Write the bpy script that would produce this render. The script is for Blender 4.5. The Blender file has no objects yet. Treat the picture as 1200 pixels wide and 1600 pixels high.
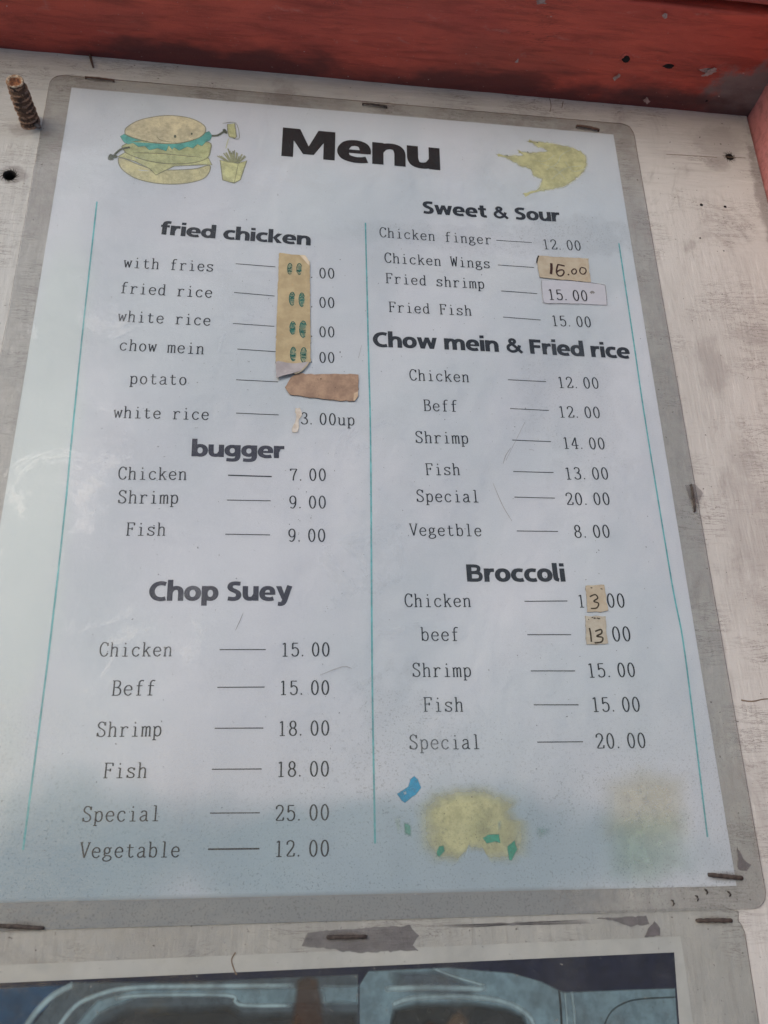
import bpy, bmesh, math, random
from mathutils import Vector, noise
random.seed(7)
C = bpy.context.scene.collection
scene = bpy.context.scene
R_ = math.radians

# ------------------------------------------------------------------ camera
# board plane is y = 0 (outside is -y), x to the right, z up; all measures in mm
RW = ((0.9919971, -0.12458476, -0.02050381),
      (0.0302235, 0.39197589, -0.9194789),
      (0.12258996, 0.91150071, 0.3926043))          # rows: camera right, down, forward
CAM = (-24.962, -250.741, -137.075)
FPX = 1372.34
cam_d = bpy.data.cameras.new('camera')
cam = bpy.data.objects.new('camera', cam_d); C.objects.link(cam)
from mathutils import Matrix
rt, dn, fw = (Vector(r) for r in RW)
m3 = Matrix((rt, -dn, -fw)).transposed()
cam.matrix_world = Matrix.Translation(Vector(CAM) / 1000) @ m3.to_4x4()
cam_d.sensor_fit = 'VERTICAL'; cam_d.sensor_height = 36; cam_d.lens = 36 * FPX / 1600
cam_d.clip_start = 0.01; cam_d.clip_end = 2000
cam_d.dof.use_dof = True
cam_d.dof.focus_distance = 0.285; cam_d.dof.aperture_fstop = 36
scene.camera = cam

# ------------------------------------------------------------------ light
SUN_EL, SUN_AZ = R_(24), R_(-38)        # azimuth from -y (out of the wall), negative to the left
sd = Vector((math.sin(SUN_AZ) * math.cos(SUN_EL), -math.cos(SUN_AZ) * math.cos(SUN_EL), math.sin(SUN_EL)))
world = bpy.data.worlds.new('World'); scene.world = world; world.use_nodes = True
wn = world.node_tree.nodes; wl = world.node_tree.links
sky = wn.new('ShaderNodeTexSky'); sky.sky_type = 'NISHITA'; sky.sun_disc = False
sky.sun_elevation = SUN_EL; sky.sun_rotation = math.atan2(sd.x, sd.y)
sky.air_density = 1.0; sky.dust_density = 2.0; sky.ozone_density = 2.0
wl.new(sky.outputs[0], wn['Background'].inputs[0]); wn['Background'].inputs[1].default_value = 0.15
sun_d = bpy.data.lights.new('sun', 'SUN'); sun_d.energy = 0.5; sun_d.angle = R_(50); sun_d.color = (1, 0.985, 0.975)
sun = bpy.data.objects.new('sun', sun_d); C.objects.link(sun)
sun.rotation_euler = sd.to_track_quat('Z', 'Y').to_euler()
sun.location = sd * 3
scene.view_settings.view_transform = 'Standard'; scene.view_settings.look = 'None'
scene.view_settings.exposure = 0.41; scene.view_settings.gamma = 1.0
scene.cycles.transparent_max_bounces = 16; scene.cycles.max_bounces = 6; scene.cycles.diffuse_bounces = 3; scene.cycles.glossy_bounces = 2

# ------------------------------------------------------------------ helpers
def sm(a, b, t):
    t = max(0, min(1, (t - a) / (b - a))); return t * t * (3 - 2 * t)

def bulge(x, z):
    """how far (mm) the laminated menu stands off the board: it is stapled and wavy"""
    e = min(114 - abs(x), 145 - abs(z)) if abs(x) < 114 and abs(z) < 145 else 0
    e = sm(0, 40, e)
    w = 0.5 + 0.28 * math.sin(x / 24 + 0.8 + z / 90) * math.sin(z / 37 + 0.4) + 0.2 * math.sin(x / 15 - z / 21)
    return 0.15 + e * max(0, w)

PAPER, INK, FILM, ON = 0.10, 0.16, 0.34, 0.40      # layers above the bulge, mm

def ray(u, v, y=0.0):
    q = Vector(((u - 600) / FPX, (v - 800) / FPX, 1))
    d = rt * q.x + dn * q.y + fw * q.z
    k = (y - CAM[1]) / d.y
    return CAM[0] + k * d.x, CAM[2] + k * d.z

def B(u, v):                        # a measured point of the photo -> point of the board (mm)
    return ray(u, v, 0)

def M(u, v):                        # the same on the wavy menu
    y = 0
    for _ in range(4):
        x, z = ray(u, v, y); y = -(bulge(x, z) + INK)
    return x, z

def mesh_obj(name, verts, faces, mat, parent=None, smooth=False, attr=None):
    me = bpy.data.meshes.new(name)
    me.from_pydata([tuple(c / 1000 for c in v) for v in verts], [], faces)
    me.validate(); me.update()
    if attr:
        a = me.attributes.new('soft', 'FLOAT', 'POINT')
        a.data.foreach_set('value', attr)
    if mat: me.materials.append(mat)
    if smooth: me.polygons.foreach_set('use_smooth', [True] * len(me.polygons))
    o = bpy.data.objects.new(name, me); C.objects.link(o)
    if parent:
        o.parent = parent
        o.matrix_parent_inverse = Matrix.Identity(4)
        l = parent.get('_w', (0, 0, 0))
        o.location = (-l[0], -l[1], -l[2])
    return o

def thing(name, label, cat, loc, group=None):
    o = bpy.data.objects.new(name, None); C.objects.link(o)
    o.empty_display_size = 0.01
    o.location = [c / 1000 for c in loc]; o['_w'] = [c / 1000 for c in loc]
    o['label'] = label; o['category'] = cat
    if group: o['group'] = group
    return o

def tag(o, label, cat, group=None):
    o['label'] = label; o['category'] = cat
    if group: o['group'] = group
    return o

def crom(pts, n=6, closed=False):
    if len(pts) < 3: return list(pts)
    out = []; N = len(pts)
    for i in range(N if closed else N - 1):
        if closed: p = [pts[(i + k) % N] for k in (-1, 0, 1, 2)]
        else: p = [pts[max(0, i - 1)], pts[i], pts[i + 1], pts[min(N - 1, i + 2)]]
        for k in range(n):
            t = k / n
            out.append(tuple(0.5 * (2 * p[1][j] + (p[2][j] - p[0][j]) * t + (2 * p[0][j] - 5 * p[1][j] + 4 * p[2][j] - p[3][j]) * t * t
                             + (3 * p[1][j] - p[0][j] - 3 * p[2][j] + p[3][j]) * t ** 3) for j in (0, 1)))
    if not closed: out.append(tuple(pts[-1]))
    return out

def strip(pts, wfun, closed=False):
    """band of quads along 2-D points; wfun(angle, t) gives the width"""
    N = len(pts); vs = []; fs = []
    for i, p in enumerate(pts):
        a = pts[(i - 1) % N] if closed else pts[max(0, i - 1)]
        b = pts[(i + 1) % N] if closed else pts[min(N - 1, i + 1)]
        dx, dy = b[0] - a[0], b[1] - a[1]; L = math.hypot(dx, dy) or 1
        w = wfun(dy / L, i / max(1, N - 1)) / 2
        vs += [(p[0] - dy / L * w, p[1] + dx / L * w), (p[0] + dy / L * w, p[1] - dx / L * w)]
    for i in range(N if closed else N - 1):
        j = (i + 1) % N
        fs.append((2 * i, 2 * i + 1, 2 * j + 1, 2 * j))
    return vs, fs

class Flat:
    """flat print gathered in 2-D (mm on the sheet), then laid on the wavy sheet"""
    def __init__(s): s.v = []; s.f = []; s.l = []; s.a = []; s.k = 0
    def add(s, vs, fs, a=None, step=0.0015):
        o = len(s.v); s.v += vs; s.f += [tuple(i + o for i in f) for f in fs]
        s.l += [s.k] * len(vs); s.a += a or [1.0] * len(vs); s.k += step
        return s
    def poly(s, pts):
        from mathutils.geometry import tessellate_polygon
        t = tessellate_polygon([[Vector((p[0], p[1], 0)) for p in pts]])
        return s.add(list(pts), [tuple(x) for x in t])
    def soft(s, pts, inset=1.2, edge=0.0, core=1.0):
        """outline with a feathered rim: rings drawn in towards a centre"""
        N = len(pts); lo = [min(p[i] for p in pts) for i in (0, 1)]; hi = [max(p[i] for p in pts) for i in (0, 1)]
        cx, cz = sum(p[0] for p in pts) / N, sum(p[1] for p in pts) / N
        R = 0.5 * min(hi[0] - lo[0], hi[1] - lo[1]) + 1e-6
        if inset < 0.3 * R:                      # thin rim round any outline
            A = sum(pts[i][0] * pts[(i + 1) % N][1] - pts[(i + 1) % N][0] * pts[i][1] for i in range(N))
            sg = 1 if A > 0 else -1; inn = []
            for i, p in enumerate(pts):
                a, b = pts[i - 1], pts[(i + 1) % N]
                dx, dy = b[0] - a[0], b[1] - a[1]; L = math.hypot(dx, dy) or 1
                inn.append((p[0] - dy / L * inset * sg, p[1] + dx / L * inset * sg))
            from mathutils.geometry import tessellate_polygon
            t = tessellate_polygon([[Vector((p[0], p[1], 0)) for p in inn]])
            fs = [(i, (i + 1) % N, N + (i + 1) % N, N + i) for i in range(N)] + [tuple(k + N for k in x) for x in t]
            return s.add(list(pts) + inn, fs, [edge] * N + [core] * N)
        V = []; A = []; F = []; K = 6; f = min(1, inset / R)
        for k in range(K):
            q = 1 - f * k / (K - 1)
            V += [(cx + (p[0] - cx) * q, cz + (p[1] - cz) * q) for p in pts]; A += [edge + (core - edge) * sm(0, 1, k / (K - 1))] * N
        for k in range(K - 1): F += [(k * N + i, k * N + (i + 1) % N, (k + 1) * N + (i + 1) % N, (k + 1) * N + i) for i in range(N)]
        V.append((cx, cz)); A.append(core); F += [((K - 1) * N + i, (K - 1) * N + (i + 1) % N, K * N) for i in range(N)]
        return s.add(V, F, A)
    def line(s, pts, w, n=5, closed=False, curve=True):
        q = crom(pts, n, closed) if curve else pts
        v, f = strip(q, w if callable(w) else (lambda a, t: w), closed)
        return s.add(v, f)
    def sline(s, pts, w, n=5):
        q = crom(pts, n); N = len(q); V = []; A = []; F = []
        for i, p in enumerate(q):
            a, b = q[max(0, i - 1)], q[min(N - 1, i + 1)]; dx, dy = b[0] - a[0], b[1] - a[1]; L = math.hypot(dx, dy) or 1
            for k, al in ((-1, 0), (-.45, .75), (0, 1), (.45, .75), (1, 0)):
                V.append((p[0] - dy / L * w * k, p[1] + dx / L * w * k)); A.append(al * (1 if 0 < i < N - 1 else .3))
        for i in range(N - 1):
            for k in range(4): F.append((i * 5 + k, i * 5 + k + 1, (i + 1) * 5 + k + 1, (i + 1) * 5 + k))
        return s.add(V, F, A)
    def build(s, name, mat, parent=None, gap=INK, fn=bulge, sub=0):
        V = [(x, -(fn(x, z) + gap + l), z) for (x, z), l in zip(s.v, s.l)]
        return mesh_obj(name, V, s.f, mat, parent, attr=s.a)

def rough_outline(pts, step=1.0, amp=0.25, seed=0):
    out = []; N = len(pts)
    for i in range(N):
        a, b = pts[i], pts[(i + 1) % N]; L = math.hypot(b[0] - a[0], b[1] - a[1]); n = max(1, int(L / step))
        for k in range(n):
            t = k / n; x = a[0] + (b[0] - a[0]) * t; y = a[1] + (b[1] - a[1]) * t
            j = noise.noise_vector(Vector((x * 0.9, y * 0.9, seed))) * amp * 2 + noise.noise_vector(Vector((x * 2.7, y * 2.7, seed + 5))) * amp
            out.append((x + j.x, y + j.y))
    return out

def tube(pts, rad, n=10, cap=True, jit=0, seed=0):
    """round rod along 3-D points, radii given per point"""
    V = []; F = []; P = [Vector(p) for p in pts]
    up = Vector((0.13, 0.2, 0.97))
    for i, p in enumerate(P):
        d = (P[min(i + 1, len(P) - 1)] - P[max(0, i - 1)]).normalized()
        a = d.cross(up).normalized(); b = d.cross(a)
        for k in range(n):
            th = 2 * math.pi * k / n
            r = rad[i] if isinstance(rad, (list, tuple)) else rad
            q = p + (a * math.cos(th) + b * math.sin(th)) * r
            if jit: q += noise.noise_vector(q * 1.3 + Vector((seed, 0, 0))) * jit
            V.append(tuple(q))
    for i in range(len(P) - 1):
        for k in range(n):
            F.append((i * n + k, i * n + (k + 1) % n, (i + 1) * n + (k + 1) % n, (i + 1) * n + k))
    if cap: F += [tuple(range(n))[::-1], tuple((len(P) - 1) * n + k for k in range(n))]
    return V, F

# ------------------------------------------------------------------ materials
class Mat:
    def __init__(s, name):
        s.m = bpy.data.materials.new(name); s.m.use_nodes = True
        s.t = s.m.node_tree; s.n = s.t.nodes; s.n.clear()
        s.out = s.n.new('ShaderNodeOutputMaterial')
        s.geo = s.n.new('ShaderNodeNewGeometry'); s.pos = s.geo.outputs['Position']
    def node(s, t, **k):
        n = s.n.new(t)
        for a, b in k.items(): setattr(n, a, b)
        return n
    def put(s, sock, v):
        if isinstance(v, bpy.types.NodeSocket): s.t.links.new(v, sock)
        elif v is not None:
            if isinstance(v, (tuple, list)) and len(v) == 3 and sock.type == 'RGBA': v = (*v, 1)
            sock.default_value = v
    def scale(s, sc, vec=None):
        n = s.node('ShaderNodeVectorMath', operation='MULTIPLY'); s.put(n.inputs[0], vec or s.pos); n.inputs[1].default_value = sc
        return n.outputs[0]
    def noise(s, freq, det=4, rough=0.55, stretch=(1, 1, 1), dist=0, off=0):
        n = s.node('ShaderNodeTexNoise'); n.inputs['Scale'].default_value = 1
        v = s.scale(tuple(freq * q for q in stretch))
        if off:
            a = s.node('ShaderNodeVectorMath', operation='ADD'); s.put(a.inputs[0], v); a.inputs[1].default_value = (off, off * 1.7, off * .3); v = a.outputs[0]
        s.put(n.inputs['Vector'], v)
        n.inputs['Detail'].default_value = det; n.inputs['Roughness'].default_value = rough; n.inputs['Distortion'].default_value = dist
        return n.outputs['Fac']
    def ramp(s, v, a, b, lo=0.0, hi=1.0, smooth=True):
        n = s.node('ShaderNodeMapRange', interpolation_type='SMOOTHSTEP' if smooth else 'LINEAR')
        s.put(n.inputs['Value'], v)
        for i, q in zip(('From Min', 'From Max', 'To Min', 'To Max'), (a, b, lo, hi)): n.inputs[i].default_value = q
        return n.outputs[0]
    def math(s, op, a, b=None, clamp=False):
        n = s.node('ShaderNodeMath', operation=op, use_clamp=clamp); s.put(n.inputs[0], a)
        if b is not None: s.put(n.inputs[1], b)
        return n.outputs[0]
    def mix(s, f, a, b, mode='MIX'):
        n = s.node('ShaderNodeMix', data_type='RGBA', blend_type=mode)
        s.put(n.inputs[0], f); s.put(n.inputs[6], a); s.put(n.inputs[7], b)
        return n.outputs[2]
    def xyz(s):
        n = s.node('ShaderNodeSeparateXYZ'); s.put(n.inputs[0], s.pos); return n.outputs
    def bump(s, h, dist, strength=1.0, prev=None):
        n = s.node('ShaderNodeBump'); n.inputs['Strength'].default_value = strength; n.inputs['Distance'].default_value = dist
        s.put(n.inputs['Height'], h)
        if prev: s.put(n.inputs['Normal'], prev)
        return n.outputs[0]
    def blob(s, x, z, rx, rz, warp=None, axis=(0, 2)):
        """1 inside a soft ellipse (metres) centred x, z"""
        X = s.xyz()
        a = s.math('DIVIDE', s.math('SUBTRACT', X[axis[0]], x), rx); b = s.math('DIVIDE', s.math('SUBTRACT', X[axis[1]], z), rz)
        d = s.math('SQRT', s.math('ADD', s.math('MULTIPLY', a, a), s.math('MULTIPLY', b, b)))
        if warp: d = s.math('ADD', d, warp)
        return s.ramp(d, 1.15, 0.55)
    def bsdf(s, col, rough=0.6, normal=None, spec=0.5, metal=0, **k):
        n = s.node('ShaderNodeBsdfPrincipled')
        s.put(n.inputs['Base Color'], col); s.put(n.inputs['Roughness'], rough); s.put(n.inputs['Metallic'], metal)
        s.put(n.inputs['Specular IOR Level'], spec)
        if normal: s.put(n.inputs['Normal'], normal)
        for a, b in k.items(): s.put(n.inputs[a], b)
        return n.outputs[0]
    def mixs(s, f, a, b):
        n = s.node('ShaderNodeMixShader'); s.put(n.inputs[0], f); s.put(n.inputs[1], a); s.put(n.inputs[2], b); return n.outputs[0]
    def done(s, sh): s.t.links.new(sh, s.out.inputs[0]); return s.m

def softmask(m, power=1.0):
    at = m.node('ShaderNodeAttribute', attribute_name='soft')
    return at.outputs['Fac']

def mat_board():
    m = Mat('white_board_paint'); X = m.xyz()
    grain = m.noise(60, 6, 0.65, (10, 1, 1.2), 0.3)          # vertical grain, stretched along z
    grain2 = m.noise(60, 6, 0.65, (1.0, 1, 11), 0.6)
    top = m.ramp(m.math('ADD', X[2], m.ramp(m.noise(20), 0.3, 0.7, -0.03, 0.03)), 0.09, 0.115)
    g = m.mix(top, grain, grain2)
    big = m.noise(14, 5, 0.6); fine = m.noise(900, 3, 0.6)
    col = m.mix(m.ramp(big, 0.35, 0.7), (0.47, 0.468, 0.452), (0.40, 0.395, 0.38))
    col = m.mix(m.ramp(g, 0.48, 0.74, 0, 0.42), col, (0.30, 0.285, 0.27)); col = m.mix(m.ramp(g, 0.45, 0.30, 0, 0.3), col, (0.62, 0.62, 0.60))
    crack = m.noise(150, 7, 0.75, (0.35, 1, 2.6), 1.2)
    cm = m.ramp(crack, 0.506, 0.49); cm2 = m.ramp(crack, 0.466, 0.484)
    cm = m.math('MULTIPLY', m.math('MULTIPLY', cm, cm2), m.ramp(m.noise(45, 3, 0.5, off=3), 0.45, 0.62, 0.03, 0.75))
    col = m.mix(cm, col, (0.12, 0.10, 0.09))
    dirt = m.math('MULTIPLY', m.ramp(m.noise(38, 6, 0.7, (1, 1, 0.6), 1.0, 9), 0.54, 0.72), 0.55)
    col = m.mix(dirt, col, (0.22, 0.20, 0.19))
    # grime streaks by the right edge and round the lower right staples
    wv = m.ramp(m.noise(90, 5, 0.7), 0.3, 0.7, -0.35, 0.35)
    for (x, z, rx, rz, a) in ((0.128, 0.033, 0.006, 0.014, .3), (0.150, 0.045, 0.012, 0.006, .25), (0.164, 0.10, 0.004, 0.055, .6),
                              (0.150, 0.139, 0.014, 0.012, .25), (0.132, -0.03, 0.012, 0.03, .25), (0.158, -0.145, 0.04, 0.006, .3),
                              (-0.12, 0.095, 0.005, 0.004, .5), (-0.117, 0.1165, 0.007, 0.004, .45), (0.148, 0.128, 0.006, 0.004, .25)):
        col = m.mix(m.math('MULTIPLY', m.blob(x, z, rx, rz, wv), a), col, (0.15, 0.13, 0.125))
    spk = m.ramp(m.noise(700, 2, 0.5, off=4), 0.72, 0.76, 0, 0.8)
    col = m.mix(spk, col, (0.08, 0.07, 0.06))
    n = m.bump(g, 0.0009, 0.45); n = m.bump(crack, 0.0005, 0.4, n); n = m.bump(fine, 0.0002, 0.4, n)
    return m.done(m.bsdf(col, m.ramp(big, 0.3, 0.7, 0.65, 0.8), n, 0.2))

def mat_red(name, a, b, dirt_and_shade=False):
    m = Mat(name); X = m.xyz()
    big = m.noise(28, 5, 0.6, (0.5, 1.5, 1)); grain = m.noise(300, 5, 0.7, (0.12, 1, 1), 0.4)
    col = m.mix(m.ramp(big, 0.35, 0.68), a, b)
    col = m.mix(m.ramp(grain, 0.42, 0.7, 0, 0.6), col, tuple(q * 0.45 for q in b))
    wear = m.ramp(m.noise(170, 6, 0.7, (0.5, 1, 1), 0.5, 2), 0.60, 0.72, 0, 0.35)
    col = m.mix(wear, col, (0.42, 0.22, 0.19))
    if dirt_and_shade:
        w = m.ramp(m.noise(70, 5, 0.7), 0.3, 0.7, -0.3, 0.3)
        for (x, y, rx, ry, c, f) in ((0.162, -0.008, 0.024, 0.016, (0.16, 0.155, 0.15), .9), (0.172, -0.03, 0.014, 0.03, (0.17, 0.14, 0.135), .75),
                                     (0.125, -0.004, 0.03, 0.006, (0.12, 0.06, 0.055), .5)):
            col = m.mix(m.math('MULTIPLY', m.blob(x, y, rx, ry, w, (0, 1)), f), col, c)
    if dirt_and_shade:
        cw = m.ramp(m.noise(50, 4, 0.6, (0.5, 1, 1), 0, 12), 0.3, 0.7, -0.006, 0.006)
        col = m.mix(m.ramp(m.math('ADD', X[1], cw), -0.014, -0.001, 0, 0.85), col, (0.055, 0.018, 0.02))  # shade painted into the crease where the beam meets the board
        col = m.mix(m.ramp(m.noise(22, 4, 0.6, (0.4, 1, 1), 0, 15), 0.48, 0.66, 0, 0.35), col, (0.13, 0.045, 0.035))
    chip = m.math('MAXIMUM', m.ramp(m.noise(420, 2, 0.5, off=6), 0.765, 0.79, 0, 0.8), m.ramp(m.noise(1300, 3, 0.6, (.7, 1, 1), 0, 17), 0.69, 0.74, 0, 0.55))
    col = m.mix(chip, col, (0.42, 0.32, 0.30))
    crack = m.noise(60, 6, 0.7, (0.4, 2, 2), 1)
    cm = m.math('MULTIPLY', m.ramp(crack, 0.506, 0.5), m.ramp(crack, 0.49, 0.497))
    cm = m.math('MULTIPLY', cm, m.ramp(m.noise(18, off=8), 0.5, 0.62, 0, 0.7))
    col = m.mix(cm, col, (0.07, 0.02, 0.018))
    n = m.bump(grain, 0.0008, 0.4); n = m.bump(big, 0.003, 0.4, n); n = m.bump(m.noise(1500, 2), 0.0002, 0.35, n)
    return m.done(m.bsdf(col, 0.5, n, 0.4))

def mat_paper():
    m = Mat('menu_paper'); X = m.xyz()
    cl = m.noise(16, 4, 0.5); fib = m.noise(2200, 3, 0.6)
    col = m.mix(m.ramp(cl, 0.35, 0.65), (0.61, 0.655, 0.70), (0.665, 0.685, 0.735))
    w = m.ramp(m.noise(16, 3, 0.5), 0.3, 0.7, -0.35, 0.35)
    # left strip paints in the film's pale green reflection; foot tinted darker blue-grey
    for (x, z, rx, rz, c, f) in ((-0.098, -0.03, 0.012, 0.12, (0.66, 0.73, 0.71), .6), (0.0, -0.128, 0.11, 0.016, (0.38, 0.48, 0.545), .85),
                                 (-0.06, -0.125, 0.05, 0.018, (0.38, 0.48, 0.54), .7), (0.05, 0.065, 0.05, 0.01, (0.60, 0.64, 0.66), .3)):
        col = m.mix(m.math('MULTIPLY', m.blob(x, z, rx, rz, w), f), col, c)
    col = m.mix(m.ramp(fib, 0.3, 0.7, 0, 0.12), col, (0.40, 0.43, 0.48))
    n = m.bump(m.noise(70, 5, 0.6), 0.0008, 0.35)
    return m.done(m.bsdf(col, 0.8, n, 0.2))

def mat_print(name, col, fade=0.12, rough=0.7, spot=0.5, freq=2600):
    """ink on paper: thins out in places; the soft attribute feathers its rim"""
    m = Mat(name)
    sp = m.ramp(m.noise(freq, 3, 0.65), 0.5 if freq < 2000 else 0.56, 0.62 if freq < 2000 else 0.74, 0, spot)
    pa = m.ramp(m.noise(60, 3, 0.6), 0.35, 0.7, 0, fade)
    al = m.math('SUBTRACT', 1.0, m.math('MAXIMUM', sp, pa)); al = m.math('MULTIPLY', al, softmask(m), True)
    tr = m.node('ShaderNodeBsdfTransparent').outputs[0]
    vr = m.ramp(m.noise(330, 5, 0.65, off=21), 0.35, 0.65); cc = m.mix(vr, tuple(q * .82 for q in col), tuple(min(1, q * 1.14) for q in col))
    return m.done(m.mixs(al, tr, m.bsdf(cc, rough, None, 0.2)))

def mat_film():
    m = Mat('laminate_film'); X = m.xyz()
    ax = m.math('ABSOLUTE', X[0]); az = m.math('ABSOLUTE', X[2])
    wob = m.ramp(m.noise(90, 5, 0.65), 0.3, 0.7, -0.35, 0.35)
    margin = m.math('MAXIMUM', m.ramp(ax, 0.1046, 0.1052), m.ramp(az, 0.1382, 0.1388))
    # dust and speckle between film and paper: thick near the foot of the sheet
    foot = m.ramp(m.math('ADD', X[2], m.ramp(m.noise(12, 3, 0.5), 0.3, 0.7, -0.014, 0.014)), -0.065, -0.14)
    midp = m.ramp(m.noise(26, 5, 0.6, off=5), 0.50, 0.66, 0, 0.35)
    zone = m.math('MAXIMUM', foot, midp)
    for (x, z, rx, rz, f) in ((0.082, 0.085, 0.030, 0.010, .8), (0.05, 0.080, 0.06, 0.007, .5), (0.075, 0.010, 0.02, 0.035, .5), (0.012, -0.103, 0.02, 0.025, .9), (-0.09, 0.11, 0.03, 0.03, .35)):
        zone = m.math('MAXIMUM', zone, m.math('MULTIPLY', m.blob(x, z, rx, rz, wob), f))
    speck = m.ramp(m.noise(1700, 3, 0.75, (1, 1, 1), 0.0, 3), 0.52, 0.66)
    speck = m.math('MULTIPLY', speck, zone)
    rare = m.ramp(m.noise(1100, 2, 0.5, off=11), 0.745, 0.775, 0, 0.7)
    bits = m.noise(900, 3, 0.7, (1.6, 1, 0.7), 2.0, 7)
    bits = m.math('MULTIPLY', m.ramp(bits, 0.72, 0.76), 0.8)
    dirtm = m.math('MAXIMUM', m.math('MULTIPLY', speck, 0.42), rare)
    dirtm = m.math('MAXIMUM', dirtm, m.math('MULTIPLY', bits, m.math('ADD', 0.25, margin, True)))
    bstrip = m.math('MULTIPLY', m.ramp(X[2], -0.137, -0.1395), m.ramp(m.math('ADD', X[0], m.math('MULTIPLY', wob, 0.02)), 0.078, 0.05))
    haze = m.math('ADD', m.math('MULTIPLY', zone, 0.10), 0.025)
    mdirt = m.ramp(m.noise(70, 6, 0.7, off=2), 0.32, 0.72, 0.03, 0.30)
    cover = m.math('MAXIMUM', m.mix(margin, haze, mdirt), m.math('MULTIPLY', bstrip, 0.72))
    # brown grey near the head of the sheet, neutral at its foot
    mc = m.mix(m.ramp(X[2], 0.03, 0.12), (0.40, 0.40, 0.385), (0.36, 0.315, 0.295))
    mot = m.ramp(m.noise(260, 6, 0.75, off=23), 0.35, 0.68); mc = m.mix(mot, mc, m.mix(0.45, mc, (0.10, 0.09, 0.085)))
    mc = m.mix(bstrip, mc, (0.20, 0.215, 0.22)); hc = m.mix(margin, (0.28, 0.33, 0.36), mc)
    hcol = m.mix(dirtm, hc, (0.06, 0.055, 0.05))
    fac = m.math('MAXIMUM', cover, dirtm)
    wave = m.noise(24, 3, 0.5, (1, 1, 0.7)); cr = m.noise(160, 5, 0.6); fi = m.noise(900, 3, 0.6)
    n = m.bump(wave, 0.004, 0.35); n = m.bump(cr, 0.0004, 0.5, n); n = m.bump(fi, 0.00008, 0.6, n)
    tr = m.node('ShaderNodeBsdfTransparent').outputs[0]
    d = m.node('ShaderNodeBsdfDiffuse'); m.put(d.inputs[0], hcol)
    body = m.mixs(fac, tr, d.outputs[0])
    # patches of extra gloss and roughness, put in for bright sky reflections
    sc = m.ramp(m.noise(30, 6, 0.7, (1, 1, 1.3), 1.2, 13), 0.52, 0.64)
    scz = m.blob(-0.065, 0.022, 0.055, 0.028, wob)
    for (x, z, rx, rz) in ((0.005, -0.055, 0.02, 0.03), (-0.03, -0.035, 0.03, 0.012), (0.014, -0.105, 0.012, 0.04), (-0.06, -0.075, 0.02, 0.02), (-0.09, 0.0, .02, .06), (-0.002, 0.0, 0.03, 0.01)):
        scz = m.math('MAXIMUM', scz, m.blob(x, z, rx, rz, wob))
    sc = m.math('MULTIPLY', sc, scz)
    fr = m.node('ShaderNodeFresnel'); fr.inputs[0].default_value = 1.5; m.put(fr.inputs['Normal'], n)
    gl = m.node('ShaderNodeBsdfGlossy'); m.put(gl.inputs['Roughness'], m.ramp(sc, 0, 1, 0.16, 0.42)); m.put(gl.inputs['Normal'], n)
    gf = m.math('ADD', m.math('MULTIPLY', fr.outputs[0], 0.9), m.math('MULTIPLY', sc, 0.10), True)
    return m.done(m.mixs(gf, body, gl.outputs[0]))

def mat_clear(name, cover, col):
    m = Mat(name)
    n = m.bump(m.noise(40, 3), 0.003, 0.4); n = m.bump(m.noise(400, 4), 0.0002, 0.4, n)
    dirt = m.ramp(m.noise(700, 3, 0.7), 0.66, 0.74, 0, 0.5)
    dirt = m.math('MAXIMUM', dirt, m.ramp(m.noise(60, 5, 0.7), 0.4, 0.8, cover * 0.3, min(1, cover * 1.8)))
    tr = m.node('ShaderNodeBsdfTransparent').outputs[0]
    d = m.node('ShaderNodeBsdfDiffuse'); m.put(d.inputs[0], col)
    body = m.mixs(dirt, tr, d.outputs[0])
    fr = m.node('ShaderNodeFresnel'); fr.inputs[0].default_value = 1.45; m.put(fr.inputs['Normal'], n)
    gl = m.node('ShaderNodeBsdfGlossy'); gl.inputs['Roughness'].default_value = 0.2; m.put(gl.inputs['Normal'], n)
    return m.done(m.mixs(fr.outputs[0], body, gl.outputs[0]))

def mat_solid(name, a, b, freq=200, rough=0.7, speck=None, bump=0.0003, spec=0.3, sp=(0.68, 0.74), metal=0):
    m = Mat(name)
    nz = m.noise(freq, 6, 0.65); col = m.mix(m.ramp(nz, 0.35, 0.65), a, b)
    if speck: col = m.mix(m.ramp(m.noise(freq * 4, 3, 0.6, off=4), sp[0], sp[1]), col, speck)
    return m.done(m.bsdf(col, rough, m.bump(m.noise(freq * 2.5, 5, 0.7), bump, 0.6), spec, metal))

BOARD = mat_board()
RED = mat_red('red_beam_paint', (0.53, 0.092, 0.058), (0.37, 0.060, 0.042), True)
PINK = mat_red('faded_red_post_paint', (0.56, 0.235, 0.23), (0.50, 0.17, 0.16))
PAPER_M = mat_paper(); FILM_M = mat_film(); FILM2 = mat_clear('poster_film', 0.05, (0.36, 0.36, 0.34))
BLACK = mat_print('black_ink', (0.014, 0.014, 0.018), 0.05, spot=0.2)
HEAD = mat_print('heading_ink', (0.020, 0.020, 0.022), 0.08, spot=0.35)
HEADB = mat_print('bluish_heading_ink', (0.040, 0.037, 0.058), 0.12, spot=0.4)
GREY = mat_print('worn_black_ink', (0.030, 0.028, 0.033), 0.18, spot=0.35)
RULE = mat_print('turquoise_ink', (0.17, 0.50, 0.53), 0.35, spot=0.2)
RUST = mat_solid('rusty_wire', (0.075, 0.058, 0.05), (0.03, 0.024, 0.022), 700, 0.75, (0.24, 0.13, 0.08), 0.0004, 0.3)
RUSTB = mat_solid('brown_rusty_wire', (0.13, 0.075, 0.055), (0.06, 0.036, 0.03), 700, 0.75, (0.30, 0.24, 0.2), 0.0004, 0.3)
BOLTM = mat_solid('rusty_thread', (0.13, 0.075, 0.045), (0.035, 0.024, 0.020), 330, 0.75, (0.26, 0.17, 0.11), 0.0004, 0.3, (0.58, 0.70))
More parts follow.
